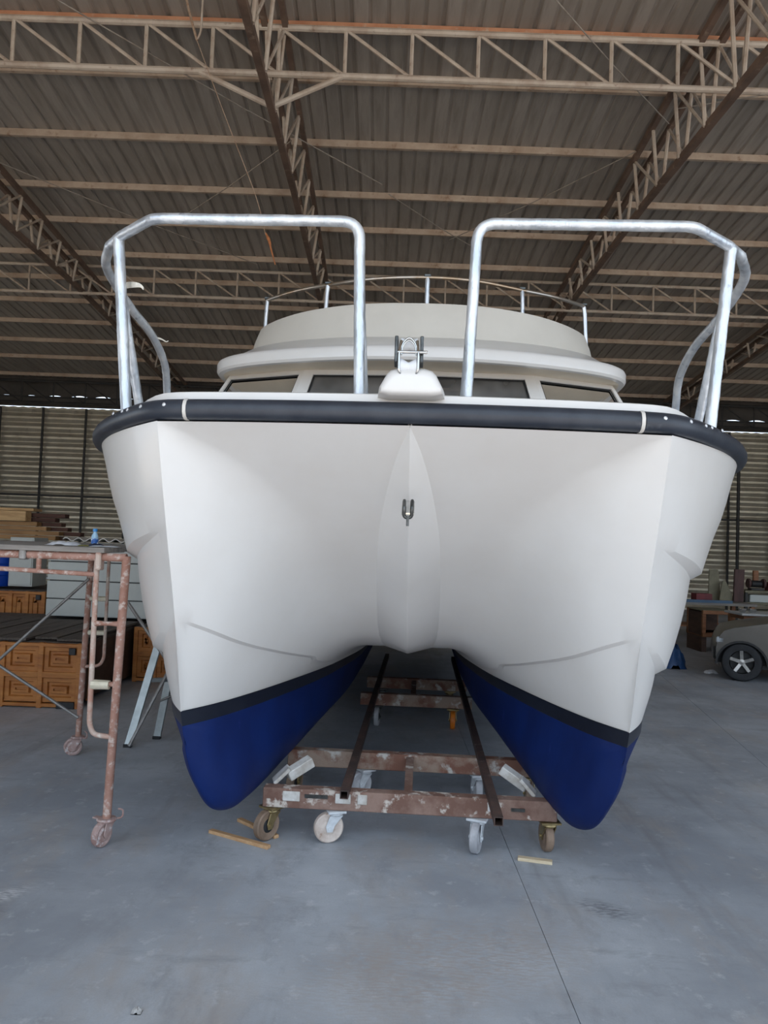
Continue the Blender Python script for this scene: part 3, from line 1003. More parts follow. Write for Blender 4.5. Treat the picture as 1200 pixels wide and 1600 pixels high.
# pulpits
def pulpit(s, label):
    path = rounded([(0.235, 0.15, 2.17), (0.262, 0.15, 2.99), (1.19, 0.15, 2.99)], 0.085, 8)[:-1]
    path += rounded([(0.5, 0.15, 2.992), (1.20, 0.15, 2.99), (1.44, 0.36, 2.985), (1.60, 0.58, 2.985)], 0.05, 5)[1:-1]
    path += spline([(1.53, 0.47, 2.985), (1.635, 0.68, 2.965), (1.665, 0.90, 2.925), (1.66, 1.12, 2.865), (1.645, 1.42, 2.795), (1.655, 1.70, 2.68), (1.69, 1.88, 2.50), (1.70, 1.97, 2.27), (1.70, 1.99, 2.05)], 6)
    pts = [(s * p[0], p[1], p[2]) for p in path]
    # more points along the straight runs so the film can wrinkle
    fine = []
    for i in range(len(pts) - 1):
        a, b_ = Vector(pts[i]), Vector(pts[i + 1])
        k = max(1, int((b_ - a).length / 0.035))
        fine += [a.lerp(b_, j / k) for j in range(k)]
    fine.append(Vector(pts[-1]))
    o = MB().tube(fine, 0.0245, 12, jitter=0.04).build('bow_rail', 'film_tube', boat, smooth=60)
    o['label'] = label
    def straight(a, b_, r, name):
        k = 22
        P = [Vector((s * a[0], a[1], a[2])).lerp(Vector((s * b_[0], b_[1], b_[2])), i / k) for i in range(k + 1)]
        return MB().tube(P, r, 12, jitter=0.05).build(name, 'film_tube', o, smooth=60)
    straight((1.44, 0.36, 2.975), (1.355, 0.36, 2.09), 0.0265, 'outer_post')
    straight((1.418, 0.375, 2.72), (1.38, 0.66, 2.06), 0.022, 'rear_brace')
    straight((0.255, 0.165, 2.74), (0.24, 0.58, 2.16), 0.022, 'rear_brace')
    for x_, y_, z_ in ((0.235, 0.15, 2.185), (1.352, 0.36, 2.115)):
        MB().lathe([(0.04, 0.0), (0.04, 0.008), (0.03, 0.014), (0.03, 0.03)], 16, (s * x_, y_, z_ - 0.012)).build('base_flange', 'stainless', o, smooth=40)
    return o
pl = pulpit(-1, 'left bow rail of silver tube wrapped in plastic film')
pr2 = pulpit(1, 'right bow rail of silver tube wrapped in plastic film')
# loose ends of tape on the left rail
for pts_, w in (([(-1.47, 0.52, 2.80), (-1.40, 0.42, 2.775), (-1.335, 0.38, 2.76), (-1.315, 0.38, 2.745)], 0.016),
                ([(-1.655, 1.08, 2.865), (-1.665, 1.05, 2.80), (-1.67, 1.04, 2.74), (-1.70, 1.04, 2.72)], 0.013),
                ([(-1.64, 1.46, 2.795), (-1.60, 1.46, 2.785), (-1.57, 1.46, 2.77), (-1.555, 1.46, 2.775)], 0.005)):
    sp = spline(pts_, 5)
    b = MB()
    rows = []
    for i, p in enumerate(sp):
        k = w * (0.5 + 0.5 * math.sin(math.pi * min(1, i / len(sp) + 0.3)))
        rows.append([p + Vector((0, 0, k)), p + Vector((0, 0.003, k)), p + Vector((0, 0.003, -k)), p + Vector((0, 0, -k))])
    b.grid(rows, wrap=True)
    b.build('loose_tape', 'film_tape', pl, smooth=60)

# cabin
cab_b = [(0.0, 1.82), (0.96, 1.90), (1.70, 2.16), (1.72, 6.5)]
cab_t = [(0.0, 2.06), (0.80, 2.12), (1.40, 2.38), (1.43, 6.5)]
ZB, ZT = 2.16, 2.765
cabin = empty('cabin', (0, 0, 0), 0, boat)
def facet(s, i, wins, name='cabin_wall'):
    """one flat wall facet with window openings; wins = [(u0, u1, v0, v1, glass)]"""
    A, B = cab_b[i], cab_b[i + 1]
    At, Bt = cab_t[i], cab_t[i + 1]
    bl, br = Vector((s * A[0], A[1], ZB)), Vector((s * B[0], B[1], ZB))
    tl, tr = Vector((s * At[0], At[1], ZT)), Vector((s * Bt[0], Bt[1], ZT))
    def pt(u, v, d=0.0):
        p = (bl * (1 - u) + br * u) * (1 - v) + (tl * (1 - u) + tr * u) * v
        return p + nrm * d
    nrm = (br - bl).cross(tl - bl).normalized()
    if nrm.y > 0:
        nrm = -nrm
    b = MB()
    us = [0.0] + [w for q in wins for w in q[:2]] + [1.0]
    for k in range(0, len(us) - 1, 2):
        b.quad(pt(us[k], 0), pt(us[k + 1], 0), pt(us[k + 1], 1), pt(us[k], 1))
    for u0_, u1_, v0, v1, gl in wins:
        b.quad(pt(u0_, 0), pt(u1_, 0), pt(u1_, v0), pt(u0_, v0))
        b.quad(pt(u0_, v1), pt(u1_, v1), pt(u1_, 1), pt(u0_, 1))
        c = [(u0_, v0), (u1_, v0), (u1_, v1), (u0_, v1)]
        for k in range(4):
            p, q = c[k], c[(k + 1) % 4]
            b.quad(pt(*p), pt(*q), pt(*q, -0.025), pt(*p, -0.025))
    b.build(name, 'gelcoat', cabin)
    for u0_, u1_, v0, v1, gl in wins:
        w = MB()
        w.quad(pt(u0_, v0, -0.02), pt(u1_, v0, -0.02), pt(u1_, v1, -0.02), pt(u0_, v1, -0.02))
        pane = w.build('window_pane', gl, cabin)
        g_ = MB()
        du, dv = 0.016 / (br - bl).length, 0.016 / (tl - bl).length
        c = [(u0_, v0), (u1_, v0), (u1_, v1), (u0_, v1)]
        ci = [(u0_ + du, v0 + dv), (u1_ - du, v0 + dv), (u1_ - du, v1 - dv), (u0_ + du, v1 - dv)]
        for k in range(4):
            p, q, r_, t_ = c[k], c[(k + 1) % 4], ci[(k + 1) % 4], ci[k]
            g_.quad(pt(*p, -0.012), pt(*q, -0.012), pt(*r_, -0.012), pt(*t_, -0.012))
        g_.build('window_gasket', 'gasket', cabin)
for s in (1, -1):
    facet(s, 0, [(0.03, 0.91, 0.08, 0.945, 'dark_glass')])
    facet(s, 1, [(0.05, 0.955, 0.08, 0.95, 'dusty_glass')])
    facet(s, 2, [(0.05, 0.30, 0.15, 0.88, 'dark_glass'), (0.36, 0.9, 0.15, 0.88, 'dark_glass')])
MB().box((0, 6.5, 2.5), (3.2, 0.05, 0.7)).build('rear_bulkhead', 'gelcoat', cabin)
MB().box((0, 4.6, 2.12), (3.2, 3.6, 0.03)).build('cabin_sole', 'gasket', cabin)

# hard top with rounded brim
top_plan = [(0.0, 1.70), (0.3, 1.71), (0.6, 1.765), (0.9, 1.86), (1.15, 1.97), (1.33, 2.09), (1.44, 2.22), (1.49, 2.38), (1.505, 2.7), (1.51, 4.0), (1.51, 6.6)]
plan_s = [tuple(p)[:2] for p in spline([(a, b, 0) for a, b in top_plan], 4)]
coam_plan = [(0.0, 2.20), (0.3, 2.22), (0.6, 2.30), (0.9, 2.46), (1.13, 2.66), (1.28, 2.84), (1.355, 2.96), (1.39, 3.05), (1.40, 3.3), (1.40, 4.2), (1.40, 5.6)]
coam_s = [tuple(p)[:2] for p in spline([(a, b, 0) for a, b in coam_plan], 4)]
def inset(plan, d):
    out = []
    for i, p in enumerate(plan):
        a, b_ = plan[max(i - 1, 0)], plan[min(i + 1, len(plan) - 1)]
        tx, ty = b_[0] - a[0], b_[1] - a[1]
        if i == 0:
            tx, ty = 1.0, 0.0
        l = math.hypot(tx, ty)
        out.append((max(0.0, p[0] - ty / l * d), p[1] + tx / l * d))
    return out
def rings(spec):
    """list of (plan, z or function) per ring -> both halves"""
    full_rows = []
    for plan, z in spec:
        zf = z if callable(z) else (lambda p, z=z: z)
        r = [(p[0], p[1], zf(p)) for p in plan]
        full_rows.append([(-a, b, c) for a, b, c in reversed(r[1:])] + r)
    return MB().grid(full_rows)
ztop = lambda p: 3.035 + 0.09 * min(1, max(0, (p[1] - 2.2) / 0.8))
rings([(inset(plan_s, 0.95), 2.775), (inset(plan_s, 0.42), 2.768), (inset(plan_s, 0.30), 2.764), (inset(plan_s, 0.07), 2.762), (inset(plan_s, 0.05), 2.754)]).build('soffit', 'soffit_shade', boat, smooth=38)
rings([(inset(plan_s, 0.05), 2.754), (inset(plan_s, 0.014), 2.756), (inset(plan_s, 0.0), 2.772),
       (inset(plan_s, 0.0), 2.822), (inset(plan_s, 0.010), 2.842), (inset(plan_s, 0.035), 2.856), (inset(plan_s, 0.14), 2.895), (coam_s, ztop), (inset(coam_s, 0.9), 3.05)]
      ).build('hard_top', 'gelcoat', boat, smooth=38, weld=0.0005)['label'] = 'white cabin roof with rounded overhanging brim'
rings([(coam_s, lambda p: ztop(p) - 0.01), (inset(coam_s, 0.018), lambda p: ztop(p) + 0.06), (inset(coam_s, 0.055), 3.285), (inset(coam_s, 0.062), 3.300), (inset(coam_s, 0.075), 3.303), (inset(coam_s, 0.10), 3.29), (inset(coam_s, 0.11), 3.05)]
      ).build('flybridge_coaming', 'gelcoat_cream', boat, smooth=38)['label'] = 'curved cream flybridge coaming'
# flybridge rail
fpts = [(-1.30, 3.12, 3.575), (-1.02, 2.80, 3.545), (-0.72, 2.58, 3.528), (-0.35, 2.43, 3.53), (0.04, 2.38, 3.53), (0.4, 2.44, 3.53), (0.76, 2.60, 3.522), (1.05, 2.82, 3.545), (1.33, 3.12, 3.575)]
fr_o = MB().tube(spline(fpts, 6), 0.0145, 10).build('flybridge_rail', 'rail_steel', boat, smooth=60)
fr_o['label'] = 'thin curved metal rail round the flybridge'
for i, (dx, dy) in zip((0, 2, 4, 6, 8), ((-0.02, 0.02), (-0.02, 0.0), (0, 0), (0.01, 0), (0.035, 0.02))):
    p = Vector(fpts[i])
    MB().tube([p + Vector((0, 0, -0.005)), p + Vector((dx * 0.3, dy * 0.5, -0.06)), p + Vector((dx, dy + 0.02, -0.33))], 0.016, 8, jitter=0.15).build('stanchion', 'film_tube', fr_o, smooth=60)
    MB().box(p + Vector((0, 0, 0.012)), (0.05, 0.035, 0.02)).build('rail_clamp', 'steel_dark', fr_o, bevel=0.004)

# ================================================================== TROLLEYS under the boat
def caster(parent, loc, yaw, fork_m, wheel_m, hub_m=None, R=0.078, w=0.042, H=0.17, brake=False):
    c = empty('caster', loc, yaw, parent)
    MB().box((0, 0, H - 0.006), (0.105, 0.095, 0.012)).build('top_plate', fork_m, c, bevel=0.002)
    MB().lathe([(0.038, H - 0.03), (0.043, H - 0.022), (0.04, H - 0.012)], 16).build('swivel', fork_m, c, smooth=40)
    off = 0.035
    for s in (-1, 1):
        x_ = s * (w / 2 + 0.007)
        MB().prism([(-0.035, H - 0.028), (0.035, H - 0.028), (off + 0.02, R + 0.01), (off + 0.012, R - 0.018), (off - 0.016, R - 0.018), (off - 0.026, R + 0.012)], x_ - 0.003, x_ + 0.003, axis='x').build('fork_arm', fork_m, c, bevel=0.001)
    wl = MB().lathe([(R * 0.62, -w / 2 + 0.004), (R * 0.9, -w / 2), (R * 0.985, -w / 2 + 0.006), (R, 0), (R * 0.985, w / 2 - 0.006), (R * 0.9, w / 2), (R * 0.62, w / 2 - 0.004)], 28, (0, off, R), 'x').build('wheel', wheel_m, c, smooth=40)
    MB().lathe([(0.0, -w / 2 - 0.002), (R * 0.30, -w / 2 - 0.001), (R * 0.60, -w / 2 + 0.008), (R * 0.66, 0), (R * 0.60, w / 2 - 0.008), (R * 0.30, w / 2 + 0.001), (0.0, w / 2 + 0.002)], 20, (0, off, R), 'x').build('hub', hub_m or wheel_m, c, smooth=30)
    MB().tube([(-w / 2 - 0.016, off, R), (w / 2 + 0.016, off, R)], 0.009, 8).build('axle', fork_m, c)
    if brake:
        MB().box((0, off + 0.03, R + 0.058), (0.03, 0.06, 0.01), Matrix.Rotation(-0.5, 3, 'X')).build('brake_pedal', fork_m, c)
    return c

BX = Matrix.Rotation(-0.05, 3, 'Z')
def bw(x, y, z=0.0):
    """boat-aligned coordinates to world"""
    q = BX @ Vector((x, y, z))
    return Vector((0.1 + q.x, 3.2 + q.y, q.z))

def hollow_beam(p, q, w, h, t=0.004):
    """square tube with open ends"""
    b = MB()
    p, q = Vector(p), Vector(q)
    y = (q - p).normalized()
    x = y.cross(Vector((0, 0, 1))).normalized()
    z = x.cross(y)
    def ring(c, a, b_):
        return [c + x * a * sx + z * b_ * sz for sx, sz in ((-1, -1), (1, -1), (1, 1), (-1, 1))]
    o0, o1 = ring(p, w / 2, h / 2), ring(q, w / 2, h / 2)
    i0, i1 = ring(p, w / 2 - t, h / 2 - t), ring(q, w / 2 - t, h / 2 - t)
    b.grid([i0, o0, o1, i1, i0], wrap=True)
    return b

def trolley(origin_y, specs, length, label, x0=-0.72, x1=0.80, beam_m='trolley_rust', beam2_m='trolley_pale'):
    o = bw(0, origin_y)
    t = tag(empty('boat_trolley', o, -0.05), label, 'trolley', 'steel trolleys under the boat')
    MB().bar((x0, 0, 0.222), (x1, 0, 0.222), 0.075, 0.10).build('cross_beam', beam_m, t, bevel=0.004)
    MB().bar((x0, length, 0.222), (x1, length, 0.222), 0.075, 0.10).build('cross_beam', beam2_m, t, bevel=0.004)
    MB().bar((0.035, 0.03, 0.232), (0.035, length - 0.03, 0.232), 0.045, 0.06).build('tie_bar', 'trolley_rust', t)
    for (cx, cy, yaw, fm, wm_, hm, br) in specs:
        caster(t, (cx, cy, 0), yaw, fm, wm_, hm, brake=br)
    return t
t_a = trolley(0.86, [(-0.675, 0.0, 2.5, 'brass_zinc', 'caster_wheel_brown', 'black_hub', False),
                     (-0.34, 0.0, 1.9, 'caster_white', 'caster_wheel_cream', None, False),
                     (0.40, -0.01, 2.85, 'caster_white', 'caster_wheel_grey', None, False),
                     (0.765, 0.0, 0.15, 'brass_zinc', 'caster_wheel_brown', None, True),
                     (-0.24, 0.75, 2.2, 'caster_white', 'caster_wheel_grey', None, False),
                     (0.46, 0.75, 0.2, 'caster_white', 'caster_wheel_grey', None, False),
                     (-0.66, 0.75, 2.8, 'brass_zinc', 'caster_wheel_brown', 'black_hub', False),
                     (0.77, 0.75, 3.0, 'brass_zinc', 'caster_wheel_brown', 'black_hub', False)],
              0.75, 'front rusty steel trolley on mixed casters between the hulls')
t_b = trolley(3.5, [(-0.27, 0, 3.1, 'steel_dark', 'caster_wheel_grey', 'black_hub', False),
                    (0.38, 0, 3.1, 'brass_zinc', 'caster_wheel_orange', None, False),
                    (-0.27, 0.8, 0.1, 'steel_dark', 'caster_wheel_grey', 'black_hub', False),
                    (0.38, 0.8, 0.1, 'brass_zinc', 'caster_wheel_brown', None, False)],
              0.8, 'rear pale steel trolley deep in the tunnel with an orange caster', x0=-0.42, x1=0.54, beam_m='trolley_pale')
# weld scabs and flat patches on the front beam
for x_, w_, m_ in ((-0.57, 0.09, 'block_white'), (-0.30, 0.08, 'block_white'), (-0.2, 0.05, 'block_white'), (0.47, 0.05, 'block_white')):
    MB().box((x_, -0.040, 0.235), (w_, 0.008, 0.05)).build('filler_patch', m_, t_a, bevel=0.003)
MB().box((-0.44, -0.041, 0.24), (0.12, 0.008, 0.018)).build('welded_strap', 'steel_dark', t_a)
MB().box((0.60, -0.041, 0.225), (0.07, 0.008, 0.016)).build('welded_strap', 'steel_dark', t_a)
# long square tubes lying over both trolleys
for xa, ya, lab in ((-0.285, 0.70, 'left dark square steel tube lying along the trolleys'), (0.462, 0.44, 'right dark square steel tube lying along the trolleys')):
    tb = hollow_beam(bw(xa, ya, 0.294), bw(xa, 5.6, 0.294), 0.042, 0.042).build('square_tube', 'rail_tube')
    tag(tb, lab, 'tube', 'square tubes along the trolleys')
# chocks between trolley and hull
def chock(x, y, z, rot, size, m, lab):
    o = MB().box((0, 0, 0), size).build('wood_chock', m, bevel=0.004)
    o.location = bw(x, y, z)
    o.rotation_euler = rot
    tag(o, lab, 'block', 'chocks under the hulls')
chock(-0.555, 0.98, 0.335, (0.1, -0.45, 0.5), (0.15, 0.06, 0.055), 'block_white', 'whitish chock wedged against the left hull above the front trolley')
chock(-0.645, 0.93, 0.31, (0.1, -0.75, 0.2), (0.11, 0.07, 0.02), 'block_white', 'thin pale wedge pushed under the left hull beside the chock')
chock(0.60, 1.0, 0.335, (0.1, 0.5, -0.4), (0.16, 0.06, 0.05), 'block_white', 'whitish chock wedged against the right hull above the front trolley')
chock(0.665, 0.94, 0.31, (0.1, 0.8, -0.2), (0.11, 0.07, 0.02), 'block_white', 'thin pale wedge pushed under the right hull beside the chock')

# sticks on the floor
def stick(p, q, w, h, m, lab):
    b = MB().bar(p, q, w, h).build('wood_stick', m, bevel=0.002)
    tag(b, lab, 'stick', 'wood sticks on the floor')
stick((-0.86, 4.14, 0.009), (-0.52, 3.95, 0.009), 0.03, 0.018, 'pine', 'long pine stick on the floor in front of the left caster')
stick((-0.74, 4.32, 0.009), (-0.50, 4.09, 0.009), 0.03, 0.018, 'pine', 'shorter pine stick on the floor behind the left caster')
stick((0.735, 3.93, 0.008), (0.90, 3.89, 0.008), 0.035, 0.016, 'pine_pale', 'pale pine stick on the floor under the right caster')

# ================================================================== SCAFFOLD on the left
sc = tag(empty('scaffold', (-1.33, 3.93, 0.0)), 'pinkish rusty scaffold tower on wheels at the left edge', 'scaffold')
def sp_(x, y, z):
    return (x + 1.33, y - 3.93, z)
def sct(pts, r, name, m='scaffold_paint', rr=0.0, n=10):
    P = [sp_(*p) for p in pts]
    if rr:
        P = rounded(P, rr, 6)
    return MB().tube(P, r, n).build(name, m, sc, smooth=50)
# near frame (faces the camera, runs off to the left)
sct([(-1.305, 3.93, 1.45), (-1.34, 3.93, 0.13)], 0.0215, 'post')
sct([(-2.50, 3.95, 1.45), (-2.53, 3.95, 0.13)], 0.0215, 'post')
sct([(-2.50, 3.95, 1.442), (-1.305, 3.93, 1.442)], 0.0215, 'top_bar')
sct([(-2.36, 3.95, 1.375), (-1.46, 3.93, 1.352)], 0.0125, 'lower_bar')
sct([(-1.755, 3.94, 1.44), (-1.755, 3.94, 1.36)], 0.013, 'stub')
sct([(-1.455, 3.93, 1.43), (-1.452, 3.93, 0.60), (-1.43, 3.93, 0.545), (-1.33, 3.93, 0.535)], 0.0135, 'ladder_tube', 'scaffold_pale', 0.07)
def rung(z, m):
    P = [sp_(-1.45 + (0.13) * t, 3.93, z) for t in (0, .15, .35, .65, .85, 1)]
    MB().tube(P, 0.01, 10, radii=[0.017, 0.014, 0.011, 0.011, 0.014, 0.018]).build('rung', m, sc, smooth=50)
rung(1.105, 'scaffold_paint')
rung(0.80, 'scaffold_paint')
MB().tube([sp_(-1.45, 3.93, 0.797), sp_(-1.36, 3.93, 0.797)], 0.024, 9, jitter=0.12).build('tape_wrap', 'tape_cream', sc, smooth=40)
MB().box(sp_(-1.44, 3.925, 1.42), (0.03, 0.06, 0.09)).build('clamp', 'scaffold_pale', sc, bevel=0.006)
MB().box(sp_(-1.83, 3.935, 1.445), (0.035, 0.06, 0.06)).build('clamp', 'brace_galv', sc, bevel=0.006)
# far frame
sct([(-2.065, 5.47, 1.45), (-2.095, 5.47, 0.12)], 0.0205, 'post')
sct([(-3.25, 5.45, 1.45), (-3.27, 5.45, 0.12)], 0.0205, 'post')
sct([(-2.065, 5.47, 1.442), (-3.25, 5.45, 1.442)], 0.0205, 'top_bar')
sct([(-1.94, 5.47, 1.42), (-1.942, 5.47, 0.68), (-1.97, 5.47, 0.63), (-2.08, 5.47, 0.62)], 0.0115, 'ladder_tube', 'scaffold_pale', 0.06)
for z, m in ((1.10, 'tape_cream'), (0.86, 'tape_cream')):
    MB().tube([sp_(-2.06, 5.47, z), sp_(-1.945, 5.47, z)], 0.018, 8).build('rung', m, sc, smooth=50)
# cross brace to the next bay
sct([(-2.068, 5.45, 1.24), (-3.30, 5.44, -0.52 + 0.55)], 0.0105, 'cross_brace', 'brace_galv')
sct([(-2.085, 5.43, 0.27), (-3.30, 5.42, 1.0)], 0.0105, 'cross_brace', 'brace_galv')
sct([(-1.84, 5.62, 1.066), (-1.50, 5.58, 0.63)], 0.012, 'cross_brace', 'brace_galv')
# deck planks on top
for k in range(5):
    y0_ = 3.90 + k * 0.33
    xe = (-1.41, -1.46, -1.54, -1.59, -1.62)[k]
    MB().box(sp_((xe - 2.65) / 2, y0_ + 0.155, 1.476), (xe + 2.65, 0.31, 0.026)).build('deck_plank', 'plank_grey', sc, bevel=0.002)
# scaffold wheels
def scaf_wheel(x_, y_, yaw, lever):
    c = empty('scaffold_caster', sp_(x_, y_, 0), yaw, sc)
    MB().tube([(0, 0, 0.16), (0, 0, 0.115)], 0.017, 10).build('stem', 'caster_pink', c)
    MB().lathe([(0.045, 0.118), (0.05, 0.126), (0.045, 0.134)], 16).build('collar', 'caster_pink', c, smooth=40)
    for s in (-1, 1):
        MB().prism([(-0.03, 0.12), (0.03, 0.12), (0.045, 0.062), (0.03, 0.045), (0.012, 0.05)], s * 0.026 - 0.003, s * 0.026 + 0.003, axis='x').build('fork_arm', 'caster_pink', c, bevel=0.001)
    MB().lathe([(0.0, -0.017), (0.03, -0.019), (0.038, -0.012), (0.05, -0.018), (0.06, -0.014), (0.0625, 0), (0.06, 0.014), (0.05, 0.018), (0.038, 0.012), (0.03, 0.019), (0.0, 0.017)], 24, (0, 0.03, 0.0625), 'x').build('wheel', 'caster_pink', c, smooth=40)
    MB().tube(rounded([(-0.02, -0.02, 0.125), (-0.05, -0.06, 0.125), (-0.05, -0.06, 0.165), (-0.03, -0.045, 0.17)], 0.02), 0.005, 6).build('brake_lever', 'caster_pink', c, smooth=50)
    MB().box((0.05, 0.0, 0.125), (0.06, 0.03, 0.008)).build('brake_tab', 'caster_pink', c, bevel=0.002)
scaf_wheel(-1.34, 3.93, 2.75, True)
scaf_wheel(-2.095, 5.47, 1.9, True)
scaf_wheel(-2.53, 3.95, 1.2, True)
scaf_wheel(-3.27, 5.45, 0.4, True)

# things on the scaffold deck
DZ = 1.489
bt = tag(empty('water_bottle', (-1.592, 4.25, DZ)), 'small plastic water bottle with blue cap on the scaffold deck', 'bottle')
MB().lathe([(0.0, 0.0), (0.0165, 0.0), (0.0185, 0.004), (0.0185, 0.05), (0.0165, 0.062), (0.0095, 0.074), (0.0085, 0.082)], 18).build('bottle_body', 'bottle_clear', bt, smooth=50)
MB().lathe([(0.0189, 0.016), (0.0192, 0.018), (0.0192, 0.042), (0.0189, 0.044)], 18).build('bottle_label', 'bottle_label', bt, smooth=50)
MB().lathe([(0.0, 0.099), (0.0115, 0.098), (0.012, 0.082), (0.0, 0.082)], 16).build('bottle_cap', 'bottle_cap', bt, smooth=30)
def crumple(name, c, sx, sy, h, m, lab, cat, seed):
    rnd = random.Random(seed)
    rows = []
    n_ = 11
    for i in range(n_):
        r = []
        for j in range(n_):
            u, v = i / (n_ - 1) * 2 - 1, j / (n_ - 1) * 2 - 1
            e = max(0, 1 - (u * u * 0.9 + v * v * 0.9)) ** 0.5
            r.append((u * sx * (1 + rnd.uniform(-.08, .08)), v * sy, 0.002 + h * e * rnd.uniform(0.35, 1.0)))
        rows.append(r)
    b = MB().grid(rows)
    n0 = len(b.v)
    b.grid([[(x_, y_, 0.0) for x_, y_, z_ in r] for r in rows])
    o = b.build(name, m, None, smooth=70)
    o.location = c
    return tag(o, lab, cat)
crumple('plastic_sheet', (-1.74, 4.2, DZ), 0.085, 0.06, 0.026, 'white_film', 'crumpled white plastic sheet on the scaffold deck', 'plastic sheet', 1)
crumple('work_glove', (-1.545, 4.15, DZ), 0.042, 0.03, 0.02, 'cloth_navy', 'dark navy cloth glove beside the water bottle', 'glove', 2)
crumple('paper_sheet', (-1.48, 4.1, DZ), 0.075, 0.05, 0.008, 'white_film', 'flat white paper on the scaffold deck next to the hull', 'paper', 3)
crumple('rag', (-1.60, 4.12, DZ), 0.03, 0.025, 0.008, 'olive_cloth', 'small olive rag at the foot of the water bottle', 'rag', 4)

# ================================================================== LADDER
ld = tag(empty('step_ladder', (-1.72, 5.75, 0)), 'pale aluminium step ladder standing against the left hull', 'ladder')
def lp(x, y, z):
    return (x + 1.72, y - 5.75, z)
MB().bar(lp(-1.822, 5.72, 0.0), lp(-1.63, 5.95, 1.0), 0.055, 0.028, up=(0, 1, 0)).build('stile', 'ladder_alu', ld, bevel=0.003)
MB().bar(lp(-1.685, 5.98, 0.0), lp(-1.545, 6.05, 1.0), 0.055, 0.028, up=(0, 1, 0)).build('stile', 'ladder_alu', ld, bevel=0.003)
MB().bar(lp(-1.735, 5.84, 0.47), lp(-1.50, 6.0, 0.46), 0.05, 0.026).build('tread', 'ladder_alu', ld, bevel=0.003)
MB().bar(lp(-1.64, 5.94, 0.86), lp(-1.47, 6.03, 0.86), 0.05, 0.026).build('tread', 'ladder_alu', ld, bevel=0.003)
MB().tube([lp(-1.80, 5.68, 0.02), lp(-1.56, 5.86, 0.60)], 0.013, 8).build('strut', 'brace_galv', ld)
MB().tube([lp(-1.66, 5.93, 0.30), lp(-1.52, 5.98, 0.36)], 0.009, 8).build('strut', 'brace_galv', ld)
for x_, y_ in ((-1.822, 5.72), (-1.685, 5.98)):
    MB().box(lp(x_, y_, 0.012), (0.06, 0.04, 0.024)).build('rubber_foot', 'gasket', ld, bevel=0.003)

# ================================================================== LEFT BACKGROUND STORE
def carved_crate(x0, x1, y0, y1, h, cols, label, dark_side=True):
    c = tag(empty('carved_crate', ((x0 + x1) / 2, y0, 0)), label, 'crate', 'carved orange crates')
    ox, oy = (x0 + x1) / 2, y0
    W = x1 - x0
    MB().box((0, (y1 - y0) / 2, h / 2 + 0.02), (W - 0.02, y1 - y0, h - 0.05)).build('crate_body', 'crate_dark', c)
    pitch = W / cols
    rows_z = [(0.05, h * 0.47), (h * 0.55, h - 0.03)]
    for k in range(cols):
        for za, zb in rows_z:
            xa, xb = -W / 2 + k * pitch + 0.02, -W / 2 + (k + 1) * pitch - 0.02
            b = MB()
            lv = [(0.0, 0.0), (0.042, -0.0), (0.05, 0.022), (0.072, 0.022), (0.08, -0.008), (0.105, -0.008), (0.11, 0.012)]
            rr = []
            for ins, d in lv:
                ins = min(ins, (zb - za) / 2 - 0.01)
                rr.append([(xa + ins, -0.025 + d, za + ins), (xb - ins, -0.025 + d, za + ins), (xb - ins, -0.025 + d, zb - ins), (xa + ins, -0.025 + d, zb - ins)])
            b.grid(rr, wrap=True)
            n0 = len(b.v)
            b.v += rr[-1]
            b.f.append((n0, n0 + 1, n0 + 2, n0 + 3))
            b.v += [(p[0], 0.0, p[2]) for p in rr[0]]
            for q in range(4):
                b.quad(rr[0][q], rr[0][(q + 1) % 4], (rr[0][(q + 1) % 4][0], 0.0, rr[0][(q + 1) % 4][2]), (rr[0][q][0], 0.0, rr[0][q][2]))
            b.build('carved_panel', 'crate_orange', c)
    for k in range(cols + 1):
        MB().box((-W / 2 + k * pitch, -0.018, h / 2), (0.045, 0.06, h)).build('upright', 'crate_orange', c, bevel=0.004)
    for z in (0.025, h * 0.47 + 0.012, h * 0.55 - 0.012, h - 0.02):
        MB().box((0, -0.022, z), (W, 0.05, 0.03)).build('rail', 'crate_orange', c, bevel=0.003)
    for s in (1,):
        for k in range(3):
            yy = 0.25 + k * (y1 - y0 - 0.3) / 3
            MB().box((W / 2 + 0.0, yy, h / 2), (0.04, 0.07, h - 0.04)).build('side_batten', 'crate_orange' if k < 1 else 'crate_dark', c)  # rear battens coloured dark for the shadowed side
    MB().box((0, (y1 - y0) / 2, h - 0.012), (W, y1 - y0, 0.03)).build('lid', 'plank_dark', c)
    MB().box((W / 2 - 0.06, -0.05, h - 0.07), (0.06, 0.02, 0.06)).build('latch', 'black_hub', c, bevel=0.004)
    MB().box((W / 2 - 0.1, -0.03, 0.03), (0.16, 0.06, 0.06)).build('foot', 'black_hub', c, bevel=0.004)
    return c
carved_crate(-4.70, -2.66, 6.92, 9.25, 0.575, 6, 'orange carved wooden crate on the floor behind the scaffold')
carved_crate(-5.9, -4.10, 9.42, 10.7, 0.83, 9, 'farther orange carved crate carrying the blue drum')
carved_crate(-2.60, -1.75, 8.3, 9.3, 0.58, 4, 'shadowed carved crate end behind the ladder')
for k in range(8):
    x_ = -4.55 + k * 0.255
    o = MB().box((0, 0, 0), (0.20 + 0.03 * (k % 3), 1.5 + 0.1 * (k % 2), 0.022)).build('weathered_plank', 'plank_dark', bevel=0.002)
    o.location = (x_, 7.75 - 0.04 * (k % 3), 0.599)
    o.rotation_euler = (0, 0, random.uniform(-0.008, 0.008))
    tag(o, ['leftmost', 'second from left', 'third from left', 'fourth from left', 'fourth from right', 'third from right', 'second from right', 'rightmost'][k] + ' weathered dark plank on the orange carved crate', 'plank', 'dark planks on the crate')
